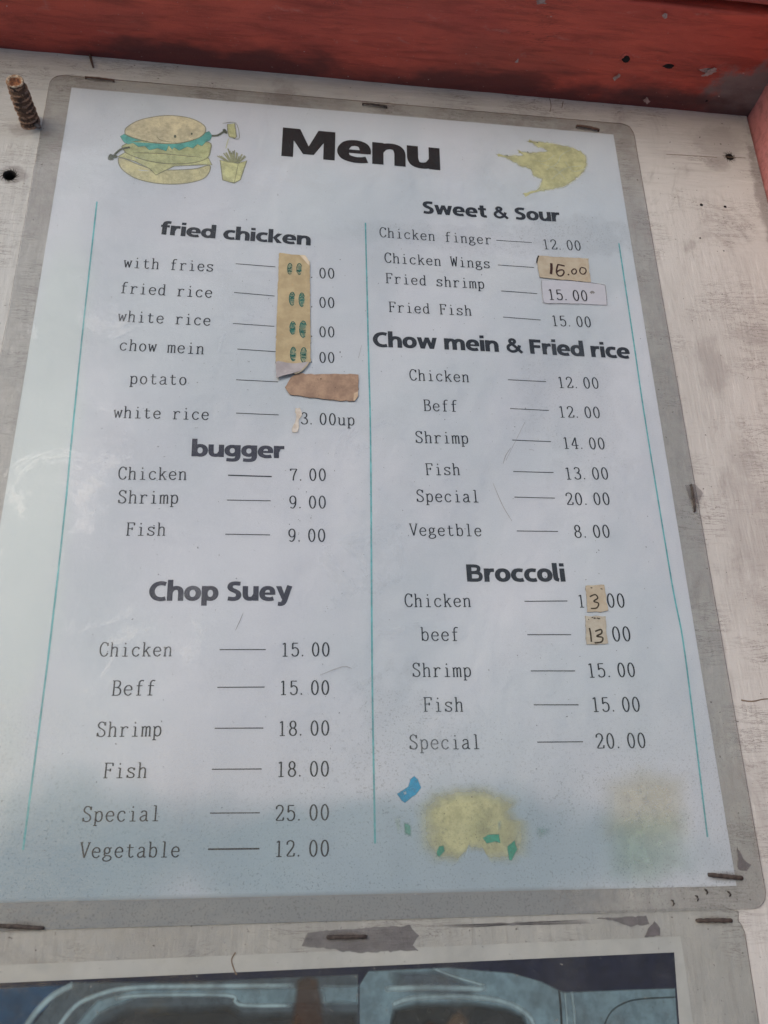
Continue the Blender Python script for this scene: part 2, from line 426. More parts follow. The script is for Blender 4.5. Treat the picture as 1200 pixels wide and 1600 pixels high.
TAPE = mat_solid('yellowed_masking_tape', (0.40, 0.325, 0.20), (0.32, 0.255, 0.155), 260, 0.8, (0.40, 0.29, 0.16), 0.0002, 0.2, (0.62, 0.75))
TAPE2 = mat_solid('beige_masking_tape', (0.37, 0.33, 0.255), (0.32, 0.275, 0.205), 400, 0.75, (0.40, 0.30, 0.2), 0.0002, 0.3)
BROWN = mat_solid('browned_tape', (0.34, 0.235, 0.165), (0.23, 0.155, 0.115), 230, 0.85, (0.06, 0.035, 0.03), 0.0004, 0.2, (0.70, 0.73))
FLAP = mat_solid('tape_back', (0.34, 0.315, 0.32), (0.26, 0.235, 0.24), 180, 0.6, None, 0.0003)
EDGE = mat_solid('grimy_tape_edge', (0.16, 0.10, 0.06), (0.10, 0.065, 0.045), 500, 0.9)
STICK = mat_solid('white_sticker', (0.385, 0.40, 0.445), (0.36, 0.375, 0.42), 300, 0.6, None, 0.0001)
DARK = mat_solid('hole_shade', (0.02, 0.018, 0.017), (0.012, 0.01, 0.01), 300, 0.9)  # near-black colour painted inside holes in place of their shade

# ------------------------------------------------------------------ setting
g = mesh_obj('ground', [(-60000, -60000, -1500), (60000, -60000, -1500), (60000, 60000, -1500), (-60000, 60000, -1500)], [(0, 1, 2, 3)],
             mat_solid('added_pale_ground', (0.55, 0.54, 0.53), (0.48, 0.47, 0.46), 2, 0.9, None, 0.01))
g['kind'] = 'structure'  # unseen pale ground, added to bounce light up onto the beam

def bevel_box(x0, x1, y0, y1, z0, z1, r=1.0, seg=2):
    bm = bmesh.new(); bmesh.ops.create_cube(bm, size=1)
    for v in bm.verts: v.co = Vector(((x0 + x1) / 2 + v.co.x * (x1 - x0), (y0 + y1) / 2 + v.co.y * (y1 - y0), (z0 + z1) / 2 + v.co.z * (z1 - z0)))
    if r: bmesh.ops.bevel(bm, geom=list(bm.edges), offset=r, segments=seg, profile=0.5, affect='EDGES')
    V = [tuple(v.co) for v in bm.verts]; F = [[v.index for v in f.verts] for f in bm.faces]; bm.free()
    return V, F

# white painted board with real drilled holes
HOLES = [((15, 274), 1.9, 7), ((1140, 245), 1.45, 7), ((1096, 320), 0.55, 4), ((1133, 323), 0.5, 4), ((1094, 372), 0.3, 3), ((1131, 392), 0.25, 3)]
bt = thing('painted_board', 'white painted wooden board behind the laminated menu, its paint cracked and grimy', 'board', (-100, 0, -450))
V, F = bevel_box(-420, 165.2, 0, 18, -450, 175, 0)
bo = mesh_obj('board', V, F, BOARD)
cuts = []
for (uv, r, dp) in HOLES:
    x, z = B(*uv)
    n = 20; cv = []
    for yy, k in ((-3, 1.25), (0.0, 1.2), (0.5, 1.0), (dp, 0.9)):
        for i in range(n):
            th = 2 * math.pi * i / n; q = 1 + 0.13 * noise.noise(Vector((math.cos(th) * 1.5 + x, math.sin(th) * 1.5, yy * .2)))
            cv.append((x + r * k * q * math.cos(th), yy, z + r * k * q * math.sin(th)))
    cf = [(a * n + i, a * n + (i + 1) % n, (a + 1) * n + (i + 1) % n, (a + 1) * n + i) for a in range(3) for i in range(n)]
    cf += [tuple(range(n))[::-1], tuple(3 * n + i for i in range(n))]
    c = mesh_obj('cutter', cv, cf, DARK)
    b_ = bmesh.new(); b_.from_mesh(c.data); bmesh.ops.recalc_face_normals(b_, faces=b_.faces); b_.to_mesh(c.data); b_.free()
    md = bo.modifiers.new('hole', 'BOOLEAN'); md.operation = 'DIFFERENCE'; md.object = c; md.solver = 'EXACT'; md.material_mode = 'TRANSFER'; cuts.append(c)
bpy.context.view_layer.update()
dg = bpy.context.evaluated_depsgraph_get()
me = bpy.data.meshes.new_from_object(bo.evaluated_get(dg)); bo.modifiers.clear(); bo.data = me
for c in cuts: bpy.data.objects.remove(c)
bo.parent = bt; bo.location = [-c for c in bt['_w']]
for (uv, r, dp) in HOLES[:2]:                      # splintered paint rings round the drilled holes
    x, z = B(*uv)
    for k in range(16):
        th = k / 16 * 6.283 + random.uniform(-.15, .15); L = random.uniform(0.7, 2.0)
        if k == 0: fl = Flat()
        a = (x + (r * 1.18) * math.cos(th), z + (r * 1.18) * math.sin(th)); c_ = (x + (r * 1.18 + L) * math.cos(th + .35), z + (r * 1.18 + L) * math.sin(th + .35))
        fl.line([a, ((a[0] + c_[0]) / 2 + .1, (a[1] + c_[1]) / 2), c_], lambda s_, t: 0.32 * (1 - t) + 0.05)
    fl.build('paint_crack', mat_print('crack_dirt', (0.05, 0.045, 0.04), 0.3) if uv[0] == 15 else bpy.data.materials['crack_dirt'], bt, 0.05, lambda x, z: 0)

def plank(name, label, x0, x1, y0, y1, z0, z1, mat, seed, r=1.6, amp=0.5):
    """long plank with a rounded, slightly wavy underside seen from below"""
    nx = 150; prof = []
    for k in range(4): prof.append((y0, z1 + (z0 + r - z1) * k / 4))
    for k in range(7):
        a = k / 6 * math.pi / 2; prof.append((y0 - r + r * math.cos(a) if False else y0 - r * (1 - math.cos(a)), z0 + r - r * math.sin(a)))
    n0 = len(prof)
    for k in range(1, 24): prof.append((y0 - r + (y1 + r - y0 + r) * k / 24, z0))
    for k in range(7):
        a = k / 6 * math.pi / 2; prof.append((y1 + r - r * math.sin(a), z0 + r - r * math.cos(a)))
    prof.append((y1, z1))
    V = []; F = []; n = len(prof)
    for i in range(nx + 1):
        x = x0 + (x1 - x0) * i / nx
        for (y, z) in prof:
            d = noise.noise(Vector((x / 60, y / 12, seed))) * amp + noise.noise(Vector((x / 9, y / 6, seed + 3))) * amp * 0.35 + noise.noise(Vector((x / 2.5, y / 2.5, seed + 3))) * amp * 0.10
            V.append((x, y, z + (d if z < z1 - 1 else 0)))
    for i in range(nx):
        for k in range(n):
            k2 = (k + 1) % n
            F.append((i * n + k, i * n + k2, (i + 1) * n + k2, (i + 1) * n + k))
    F += [tuple(range(n))[::-1], tuple(nx * n + k for k in range(n))]
    return V, F

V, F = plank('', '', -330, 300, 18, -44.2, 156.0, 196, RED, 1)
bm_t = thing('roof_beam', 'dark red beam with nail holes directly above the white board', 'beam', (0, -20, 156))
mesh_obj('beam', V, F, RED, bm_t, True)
V, F = plank('', '', -330, 300, -46.6, -55, 157.5, 196, RED, 5, 2.0)
tag(mesh_obj('roof_plank', V, F, mat_red('worn_red_plank_paint', (0.36, 0.085, 0.065), (0.30, 0.085, 0.075)), None, True),
    'strip of faded red plank at the very top, past the dark gap beside the beam', 'plank')

def beam_pt(u, v, z=155.8):
    q = Vector(((u - 600) / FPX, (v - 800) / FPX, 1)); d = rt * q.x + dn * q.y + fw * q.z
    k = (z - CAM[2]) / d.z; return CAM[0] + k * d.x, CAM[1] + k * d.y
def ceil_blob(name, uv, mat, parent, z):
    pts = [beam_pt(*p) for p in uv]; pts = rough_outline(pts, 0.35, 0.32, uv[0][0])
    from mathutils.geometry import tessellate_polygon
    t = tessellate_polygon([[Vector((p[0], p[1], 0)) for p in pts]])
    return mesh_obj(name, [(p[0], p[1], z) for p in pts], [tuple(x) for x in t], mat, parent, attr=[1.0] * len(pts))
CHIP = mat_solid('bare_plaster_chip', (0.36, 0.29, 0.27), (0.24, 0.17, 0.155), 500, 0.9)
def pit(name, uv, s, mat, d=1.0):                     # a torn nail pit: raised ragged rim with a dark core
    x, y = beam_pt(*uv); n = 14; V = []; F = []
    for ri, (rr, hh) in enumerate(((1.5, 0.3), (1.05, -0.35), (0.75, -0.15), (0.5, 0.1))):
        for i in range(n):
            th = 6.2832 * i / n; q = 1 + 0.45 * noise.noise(Vector((math.cos(th) * 1.2 + uv[0], math.sin(th) * 1.2, ri * .4)))
            V.append((x + s[0] * rr * q * math.cos(th), y + s[1] * rr * q * math.sin(th), 156.0 + hh * d - 0.25))
    V.append((x, y, 155.85))
    F1 = [(a * n + i, a * n + (i + 1) % n, (a + 1) * n + (i + 1) % n, (a + 1) * n + i) for a in range(3) for i in range(n)]
    F2 = [(3 * n + i, 3 * n + (i + 1) % n, 4 * n) for i in range(n)]
    o = mesh_obj(name, V, F1 + F2, RED, bm_t, True); o.data.materials.append(mat)
    for k, pl in enumerate(o.data.polygons):
        if k >= n: pl.material_index = 1
    return o
pit('nail_hole', (978, 91), (1.7, 1.3), DARK); pit('nail_hole', (1044, 102), (2.2, 0.9), DARK)
pit('nail_hole', (1107, 109), (3.0, 1.1), CHIP); pit('nail_hole', (1104, 157), (0.5, 0.4), DARK, .4)
for uv in (((957, 120), (966, 113), (969, 118), (960, 125)), ((1004, 155), (1010, 150), (1016, 157), (1010, 161)), ((836, 0), (850, -4), (854, 3), (842, 6)),
           ((1095, 116), (1106, 108), (1116, 102), (1119, 109), (1111, 114), (1100, 118)), ((1034, 24), (1040, 18), (1042, 25), (1038, 28)),
           ((805, 94), (808, 90), (810, 95), (807, 97))):
    ceil_blob('paint_chip', uv, CHIP, bm_t, 155.15)

# post on the right: its left side face shows above and beside the board
bmV, bmF = bevel_box(165.8, 240, -75, 25, -450, 154.6, 1.6, 3)
pt = thing('red_post', 'faded pinkish red post at the right edge, beside the white board', 'post', (200, -20, -450))
bm = bmesh.new()
nz = 170; ny = 26; V = []; F = []
for j in range(nz + 1):
    z = -450 + (190 + 450) * j / nz
    for k in range(ny + 1):
        y = 20 - 98 * k / ny
        x = 165.9 + noise.noise(Vector((y / 9, z / 22, 2))) * 0.7 + noise.noise(Vector((y / 3, z / 4, 4))) * 0.22 + (3 * sm(-74, -78, y))
        V.append((x, y, z))
for j in range(nz):
    for k in range(ny):
        a = j * (ny + 1) + k; F.append((a, a + ny + 1, a + ny + 2, a + 1))
o = len(V); V += [(240, -78, -450), (240, -78, 190), (240, 20, -450), (240, 20, 190)]
L = [j * (ny + 1) + ny for j in range(nz + 1)]
F.append(tuple(L + [o + 1, o])); F.append((o, o + 1, o + 3, o + 2))
mesh_obj('post_body', V, F, PINK, pt, True)
for pl in pt.children[0].data.polygons[-2:]: pl.use_smooth = False

# ------------------------------------------------------------------ lettering
def wl_(v, h): return lambda s_, t: h + (v - h) * abs(s_) ** 1.5
def ell(cx, cy, rx, ry, a0=0, a1=360, n=20, e=1.0):
    out = []
    for i in range(n + (0 if a1 - a0 == 360 else 1)):
        a = R_(a0 + (a1 - a0) * i / n); c, s_ = math.cos(a), math.sin(a)
        out.append((cx + rx * math.copysign(abs(c) ** e, c), cy + ry * math.copysign(abs(s_) ** e, s_)))
    return out
# serif typewriter face: ('c', pts) curve, ('l', pts) straight, ('h', x0, x1, y) hair serif, ('o', ellipse)
ARCH = lambda x0, x1: ('c', [(x0, 320), (x0 + (x1 - x0) * .25, 405), (x0 + (x1 - x0) * .58, 440), (x1 - 20, 405), (x1, 310), (x1, 150), (x1, 0)])
SER = {
'C': [('c', [(425, 500), (395, 600), (300, 662), (200, 640), (115, 510), (90, 330), (118, 150), (205, 25), (300, 3), (390, 50), (440, 160)]), ('l', [(425, 650), (427, 490)])],
'h': [('l', [(125, 670), (125, 0)]), ('h', 55, 125, 660), ('h', 50, 195, 0), ARCH(125, 372), ('h', 305, 440, 0)],
'i': [('d', 245, 610), ('l', [(262, 430), (262, 0)]), ('h', 165, 262, 428), ('h', 130, 390, 0)],
'c': [('c', [(395, 330), (365, 405), (280, 438), (180, 405), (110, 300), (100, 200), (130, 85), (215, 8), (320, 12), (405, 95)])],
'k': [('l', [(130, 670), (130, 0)]), ('h', 60, 130, 660), ('l', [(140, 180), (350, 425)]), ('h', 285, 430, 430), ('l', [(225, 280), (395, 0)]), ('h', 60, 200, 0), ('h', 325, 455, 0)],
'e': [('l', [(105, 235), (402, 235)]), ('c', [(402, 235), (400, 320), (350, 405), (260, 438), (160, 395), (102, 290), (96, 190), (140, 70), (230, 5), (320, 12), (408, 90)])],
'n': [('l', [(125, 430), (125, 0)]), ('h', 50, 125, 425), ARCH(125, 372), ('h', 50, 195, 0), ('h', 305, 440, 0)],
'f': [('c', [(215, 0), (215, 250), (218, 520), (250, 620), (325, 665), (415, 640)]), ('h', 110, 370, 425), ('h', 120, 330, 0)],
'g': [('o', (225, 305, 118, 130)), ('c', [(150, 205), (115, 140), (160, 95), (330, 75), (415, 15), (400, -85), (275, -145), (135, -130), (75, -60), (110, 10), (170, 60)]), ('l', [(315, 395), (430, 428)])],
'r': [('l', [(175, 430), (175, 0)]), ('h', 80, 175, 425), ('h', 80, 290, 0), ('c', [(175, 270), (230, 385), (320, 435), (415, 415)]), ('d', 408, 395)],
's': [('c', [(380, 335), (350, 405), (250, 438), (145, 400), (120, 320), (190, 252), (315, 200), (390, 120), (350, 30), (240, 3), (130, 38), (98, 120)]), ('l', [(385, 440), (385, 330)]), ('l', [(98, 0), (98, 120)])],
'W': [('l', [(75, 650), (150, 0)]), ('l', [(150, 0), (250, 560)]), ('l', [(250, 560), (345, 0)]), ('l', [(345, 0), (430, 650)]), ('h', 25, 140, 650), ('h', 370, 480, 650)],
'w': [('l', [(70, 430), (155, 0)]), ('l', [(155, 0), (250, 390)]), ('l', [(250, 390), (340, 0)]), ('l', [(340, 0), (430, 430)]), ('h', 20, 140, 430), ('h', 370, 480, 430)],
'd': [('c', [(370, 330), (320, 408), (230, 438), (140, 385), (95, 220), (130, 60), (220, 3), (310, 30), (370, 110)]), ('l', [(372, 670), (372, 0)]), ('h', 295, 372, 660), ('h', 372, 445, 0)],
'p': [('l', [(130, 430), (130, -170)]), ('h', 55, 130, 425), ('h', 55, 225, -170), ('c', [(130, 320), (190, 405), (280, 438), (370, 380), (405, 220), (370, 60), (280, 3), (190, 30), (130, 110)])],
'b': [('l', [(122, 670), (122, 0)]), ('h', 50, 122, 660), ('c', [(122, 320), (190, 405), (280, 438), (370, 380), (405, 220), (370, 60), (280, 3), (190, 30), (122, 110)])],
'm': [('l', [(85, 430), (85, 0)]), ('h', 25, 85, 425), ('c', [(85, 340), (130, 410), (190, 438), (240, 400), (252, 320), (252, 0)]), ('c', [(252, 340), (300, 410), (360, 438), (405, 400), (418, 320), (418, 0)]), ('h', 30, 140, 0), ('h', 205, 300, 0), ('h', 370, 475, 0)],
'F': [('l', [(135, 650), (135, 0)]), ('h', 60, 425, 650), ('l', [(425, 655), (432, 520)]), ('h', 135, 330, 345), ('l', [(330, 410), (330, 280)]), ('h', 60, 235, 0)],
'S': [('c', [(395, 500), (360, 610), (250, 662), (145, 620), (100, 510), (150, 410), (260, 345), (370, 260), (410, 150), (365, 45), (250, 3), (130, 45), (90, 170)]), ('l', [(398, 655), (397, 495)]), ('l', [(90, 10), (90, 170)])],
'B': [('l', [(125, 650), (125, 0)]), ('h', 55, 280, 650), ('c', [(270, 650), (360, 615), (388, 510), (340, 390), (255, 350)]), ('h', 125, 270, 350), ('c', [(255, 350), (370, 310), (425, 185), (385, 45), (280, 0)]), ('h', 55, 290, 0)],
'V': [('l', [(75, 650), (250, 0)]), ('l', [(250, 0), (425, 650)]), ('h', 20, 150, 650), ('h', 360, 480, 650)],
't': [('c', [(205, 570), (205, 350), (205, 120), (235, 30), (310, 5), (400, 65)]), ('h', 95, 385, 425)],
'l': [('l', [(255, 670), (255, 0)]), ('h', 150, 255, 665), ('h', 130, 385, 0)],
'a': [('c', [(120, 350), (165, 420), (250, 438), (330, 400), (350, 320), (350, 190), (352, 70), (385, 8), (445, 15)]), ('c', [(350, 262), (220, 228), (110, 165), (92, 85), (145, 10), (220, 3), (300, 40), (350, 120)])],
'o': [('o', (250, 218, 150, 220))],
'u': [('c', [(120, 425), (120, 250), (122, 100), (170, 18), (250, 3), (325, 40), (372, 110)]), ('l', [(372, 430), (372, 0)]), ('h', 45, 120, 425), ('h', 300, 372, 425), ('h', 372, 445, 0)],
'0': [('o', (250, 328, 148, 335))],
'1': [('l', [(258, 660), (258, 0)]), ('l', [(150, 590), (258, 655)]), ('h', 145, 375, 0)],
'2': [('c', [(105, 490), (120, 600), (235, 662), (350, 615), (388, 500), (345, 370), (220, 195), (100, 30)]), ('h', 100, 400, 15), ('l', [(398, 10), (420, 140)])],
'3': [('c', [(110, 560), (160, 640), (250, 662), (350, 610), (372, 500), (320, 395), (215, 355)]), ('c', [(215, 355), (340, 320), (405, 200), (370, 55), (250, 3), (140, 30), (92, 120)])],
'4': [('l', [(305, 650), (75, 200)]), ('h', 75, 440, 195), ('l', [(312, 660), (312, 0)]), ('h', 225, 400, 0)],
'5': [('h', 130, 385, 645), ('l', [(135, 650), (122, 350)]), ('c', [(122, 350), (185, 410), (270, 420), (370, 350), (402, 210), (360, 65), (250, 3), (140, 30), (92, 115)])],
'7': [('h', 90, 412, 645), ('l', [(92, 655), (88, 545)]), ('c', [(412, 645), (310, 420), (240, 200), (220, 0)])],
'8': [('o', (250, 500, 125, 162)), ('o', (250, 168, 152, 170))],
'9': [('o', (250, 450, 148, 213)), ('c', [(398, 450), (388, 250), (330, 80), (230, 3), (120, 55)])],
'.': [('d', 105, 28)],
}
def serif_glyph(fl, ch, T, bold=1.0):
    for g_ in SER[ch]:
        k = g_[0]
        if k == 'c': pts, cl, w = crom(g_[1], 4), False, wl_(62 * bold, 42 * bold)
        elif k == 'l': pts, cl, w = g_[1], False, wl_(62 * bold, 38 * bold)
        elif k == 'h': pts, cl, w = [(g_[1], g_[3]), (g_[2], g_[3])], False, (lambda s_, t: 36 * bold)
        elif k == 'o': pts, cl, w = ell(*g_[1], n=18), True, wl_(66 * bold, 40 * bold)
        elif k == 'd': pts, cl, w = ell(g_[1], g_[2], 20, 22, n=8), True, (lambda s_, t: 40)
        v, f = strip(pts, w, cl)
        fl.add([T(*p) for p in v], f)

HW = (182, 146)
HV = {
'o': (560, [('o', (280, 270, 188, 205))]),
'e': (555, [('b', [(150, 262), (500, 262)], 88), ('c', [(452, 225), (450, 340), (400, 440), (280, 474), (160, 425), (95, 270), (140, 122), (265, 64), (390, 62), (480, 84)])]),
'n': (560, [('s', 100, 0, 540), ('c', [(110, 330), (180, 430), (300, 470), (405, 435), (452, 330), (455, 160), (455, 0)])]),
'h': (560, [('s', 100, 0, 770), ('c', [(110, 330), (180, 430), (300, 470), (405, 435), (452, 330), (455, 160), (455, 0)])]),
'm': (850, [('s', 100, 0, 540), ('c', [(110, 330), (170, 430), (270, 470), (370, 435), (412, 340), (415, 0)]), ('c', [(425, 330), (490, 430), (590, 470), (690, 435), (735, 340), (738, 0)])]),
'u': (560, [('s', 455, 0, 540), ('c', [(100, 540), (100, 380), (105, 210), (150, 105), (250, 70), (370, 105), (445, 215)])]),
'M': (890, [('s', 115, 0, 700), ('s', 770, 0, 700), ('p', [(60, 700), (300, 700), (445, 290), (590, 700), (825, 700), (530, 90), (360, 90)])]),
'S': (520, [('c', [(455, 625), (370, 635), (250, 638), (150, 600), (112, 500), (165, 415), (290, 350), (385, 280), (400, 175), (340, 90), (220, 62), (50, 82)])]),
'w': (790, [('p', [(5, 540), (180, 540), (300, 0), (130, 0)]), ('p', [(130, 0), (300, 0), (470, 540), (320, 540)]), ('p', [(320, 540), (470, 540), (655, 0), (485, 0)]), ('p', [(485, 0), (655, 0), (785, 540), (612, 540)])]),
't': (400, [('c', [(190, 690), (190, 450), (192, 200), (225, 95), (310, 66), (385, 75)]), ('b', [(20, 478), (375, 478)], 125)]),
'&': (700, [('c', [(650, 10), (420, 270), (215, 480), (200, 590), (290, 640), (380, 590), (365, 490), (230, 400), (115, 300), (112, 160), (220, 68), (360, 75), (500, 190), (565, 370)], 128)]),
'r': (390, [('s', 100, 0, 540), ('c', [(115, 280), (155, 400), (240, 462), (375, 468)])]),
'i': (210, [('s', 105, 0, 540), ('b', [(20, 690), (190, 690)], 135)]),
'd': (570, [('o', (270, 270, 178, 204)), ('s', 465, 0, 770)]),
'b': (570, [('o', (300, 270, 178, 204)), ('s', 105, 0, 770)]),
'p': (570, [('o', (300, 270, 178, 204)), ('s', 105, -180, 540)]),
'g': (570, [('o', (270, 290, 178, 185)), ('c', [(465, 540), (465, 200), (460, 20), (400, -90), (270, -118), (75, -105)])]),
'c': (470, [('c', [(445, 455), (370, 470), (280, 474), (165, 430), (98, 270), (160, 112), (280, 66), (370, 66), (450, 84)])]),
'k': (540, [('s', 100, 0, 770), ('p', [(170, 270), (350, 540), (545, 540), (330, 270)]), ('p', [(180, 300), (330, 300), (550, 0), (345, 0)])]),
'f': (370, [('c', [(155, 0), (155, 250), (158, 540), (190, 660), (270, 702), (385, 698)]), ('b', [(15, 478), (345, 478)], 125)]),
'C': (580, [('c', [(540, 612), (450, 636), (350, 640), (200, 580), (105, 430), (105, 270), (200, 120), (350, 62), (450, 64), (545, 88)])]),
'F': (510, [('s', 105, 0, 700), ('b', [(105, 630), (480, 630)], 140), ('b', [(105, 360), (450, 360)], 135)]),
'B': (620, [('s', 105, 0, 700), ('c', [(105, 636), (330, 634), (440, 590), (450, 490), (400, 400), (290, 372), (105, 370)], 130), ('c', [(290, 372), (430, 350), (505, 270), (490, 140), (390, 70), (105, 66)], 138)]),
'y': (560, [('p', [(5, 540), (190, 540), (350, 60), (200, 60)]), ('c', [(470, 560), (400, 350), (330, 120), (270, -50), (190, -115), (75, -112)])]),
'l': (250, [('c', [(102, 770), (102, 500), (105, 200), (135, 100), (220, 70)])]),
' ': (260, []),
}
def heavy(text, T, fl):
    x = 0
    for ch in text:
        adv, items = HV[ch]
        for g_ in items:
            k = g_[0]
            if k == 'p': fl.poly([T(x + a, b) for a, b in g_[1]]); continue
            if k == 'c':
                w = (lambda s_, t, q=g_[2]: q) if len(g_) > 2 else wl_(*HW); pts, cl = crom(g_[1], 4), False
            elif k == 'o': pts, cl, w = ell(*g_[1], n=24, e=0.93), True, wl_(*HW)
            elif k == 's': pts, cl, w = [(g_[1], g_[2]), (g_[1], g_[3])], False, (lambda s_, t: HW[0])
            elif k == 'b': pts, cl, w = g_[1], False, (lambda s_, t, q=g_[2]: q)
            v, f = strip(pts, w, cl); fl.add([T(x + a, b) for a, b in v], f)
        x += adv
def frame(p0, p1, gx0, gx1, sy):
    """maps glyph units to the sheet: gx0 lands on p0, gx1 on p1, heights scaled sy mm per unit"""
    (x0, z0), (x1, z1) = M(*p0), M(*p1); L = math.hypot(x1 - x0, z1 - z0); ux, uz = (x1 - x0) / L, (z1 - z0) / L; sx = L / (gx1 - gx0)
    return lambda gx, gy: (x0 + ux * (gx - gx0) * sx - uz * gy * sy, z0 + uz * (gx - gx0) * sx + ux * gy * sy)

# ------------------------------------------------------------------ the laminated menu
menu = thing('laminated_menu', 'laminated white menu sheet stapled to the board, headed Menu with food prices in two columns', 'menu', (0, 0, -145))
def sheet(name, cs, mat, gap, parent, nx=110, nz=140, fn=bulge, rim=0.0, rnd=0.0):
    """grid over the four corners (mm), following the wave, with a side rim"""
    tl, tr, br, bl = cs; V = []; F = []
    for j in range(nz + 1):
        t = j / nz
        for i in range(nx + 1):
            s_ = i / nx
            x = (tl[0] * (1 - s_) + tr[0] * s_) * (1 - t) + (bl[0] * (1 - s_) + br[0] * s_) * t
            z = (tl[1] * (1 - s_) + tr[1] * s_) * (1 - t) + (bl[1] * (1 - s_) + br[1] * s_) * t
            if rnd:
                cx = (tl[0] + tr[0]) / 2; hw = abs(tr[0] - tl[0]) / 2; cz = (tl[1] + bl[1]) / 2; hh = abs(tl[1] - bl[1]) / 2
                dx, dz = x - cx, z - cz; qx, qz = hw - abs(dx), hh - abs(dz)
                if qx < rnd and qz < rnd:
                    ex, ez = rnd - qx, rnd - qz; l = math.hypot(ex, ez); mx = max(ex, ez)
                    k = mx / l if l else 1
                    x = cx + math.copysign(hw - rnd + ex * k, dx); z = cz + math.copysign(hh - rnd + ez * k, dz)
            V.append((x, -(fn(x, z) + gap), z))
    for j in range(nz):
        for i in range(nx):
            a = j * (nx + 1) + i; F.append((a, a + nx + 1, a + nx + 2, a + 1))
    if rim:
        ring = [i for i in range(nx + 1)] + [j * (nx + 1) + nx for j in range(1, nz + 1)] + [nz * (nx + 1) + i for i in range(nx - 1, -1, -1)] + [j * (nx + 1) for j in range(nz - 1, 0, -1)]
        o = len(V); n = len(ring); V += [V[i] for i in ring] + [(V[i][0], V[i][1] + rim, V[i][2]) for i in ring]
        F += [(o + k, o + (k + 1) % n, o + n + (k + 1) % n, o + n + k) for k in range(n)]
    o_ = mesh_obj(name, V, F, mat, parent, True)
    if rim:
        o_.data.materials.append(RIM)
        for k in range(nx * nz, len(F)): o_.data.polygons[k].material_index = 1
    return o_
RIM = mat_solid('grimy_film_edge', (0.17, 0.145, 0.13), (0.26, 0.24, 0.225), 120, 0.6)
sheet('paper', [(-105, 138.8), (105, 138.8), (105, -138.8), (-105, -138.8)], PAPER_M, PAPER, menu)
sheet('laminate_film', [(-113, 144.6), (113.8, 145.0), (113.2, -144.6), (-113.6, -145.2)], FILM_M, FILM, menu, rim=0.3, rnd=5)

HEADS = [('Menu', (438.5, 243.5), (687.5, 266), 14.4, 700, HEAD), ('fried chicken', (250, 366), (485, 383.7), 6.0, 770, HEAD), ('Sweet & Sour', (660.8, 333.3), (875.4, 346.7), 5.75, 700, HEAD),
         ('Chow mein & Fried rice', (583.3, 541.7), (985, 560.4), 5.95, 700, HEAD), ('bugger', (299, 713), (444, 716), 6.2, 770, HEADB), ('Chop Suey', (232.5, 938.8), (456, 938.8), 5.85, 700, HEADB),
         ('Broccoli', (730, 908.8), (883.8, 908.8), 5.6, 700, HEAD)]
for (t, p0, p1, h, hu, mt) in HEADS:
    tot = sum(HV[c][0] for c in t) - 20
    fl = Flat(); heavy(t, frame(p0, p1, 14, tot, h / hu), fl)
    o = fl.build('heading', mt, menu); o['label'] = 'bold printed heading reading ' + t

# (text, baseline left, baseline right) as measured, and material
K, G = BLACK, GREY
NAMES = [('with fries', (192.5, 417.5), (331.7, 424), K), ('fried rice', (189, 457.5), (330, 465), K), ('white rice', (183.3, 501.7), (327.5, 508.7), K), ('chow mein', (187.5, 547), (318, 553.3), K),
 ('potato', (202.5, 599.5), (290, 601.5), K), ('white rice', (176.7, 652.5), (325, 656), K), ('Chicken finger', (593.8, 370), (767, 381.7), K), ('Chicken Wings', (601.7, 410), (764.6, 419), K),
 ('Fried shrimp', (603, 442), (756, 451), K), ('Fried Fish', (608, 487), (736.7, 493), K), ('Chicken', (640.8, 594), (733, 597), K), ('Beff', (662.5, 641.7), (714.6, 643), K),
 ('Shrimp', (650.4, 691.7), (731, 693), K), ('Fish', (665.8, 742), (718.8, 742), K), ('Special', (652, 783.8), (747.5, 784.6), K), ('Vegetble', (640, 836.7), (751.7, 837.5), K),
 ('Chicken', (633.3, 948), (735.8, 948), K), ('beef', (658, 1001), (716.7, 1001), K), ('Shrimp', (645.6, 1057.2), (735.3, 1057.2), K), ('Fish', (662.4, 1111.5), (723.8, 1111.5), K), ('Special', (640.9, 1170.6), (749, 1170), K),
 ('Chicken', (185, 748.8), (291, 749.6), K), ('Shrimp', (185, 786), (277, 786.7), K), ('Fish', (197, 836.5), (258, 836.7), K), ('Chicken', (155.4, 1025.4), (268, 1025), G), ('Beff', (174.5, 1086.5), (241, 1086), G),
 ('Shrimp', (151.5, 1151), (250.5, 1150), G), ('Fish', (161.5, 1215.5), (228.5, 1215), G), ('Special', (129, 1284), (247, 1282.5), G), ('Vegetable', (123, 1340.5), (279, 1339), K)]
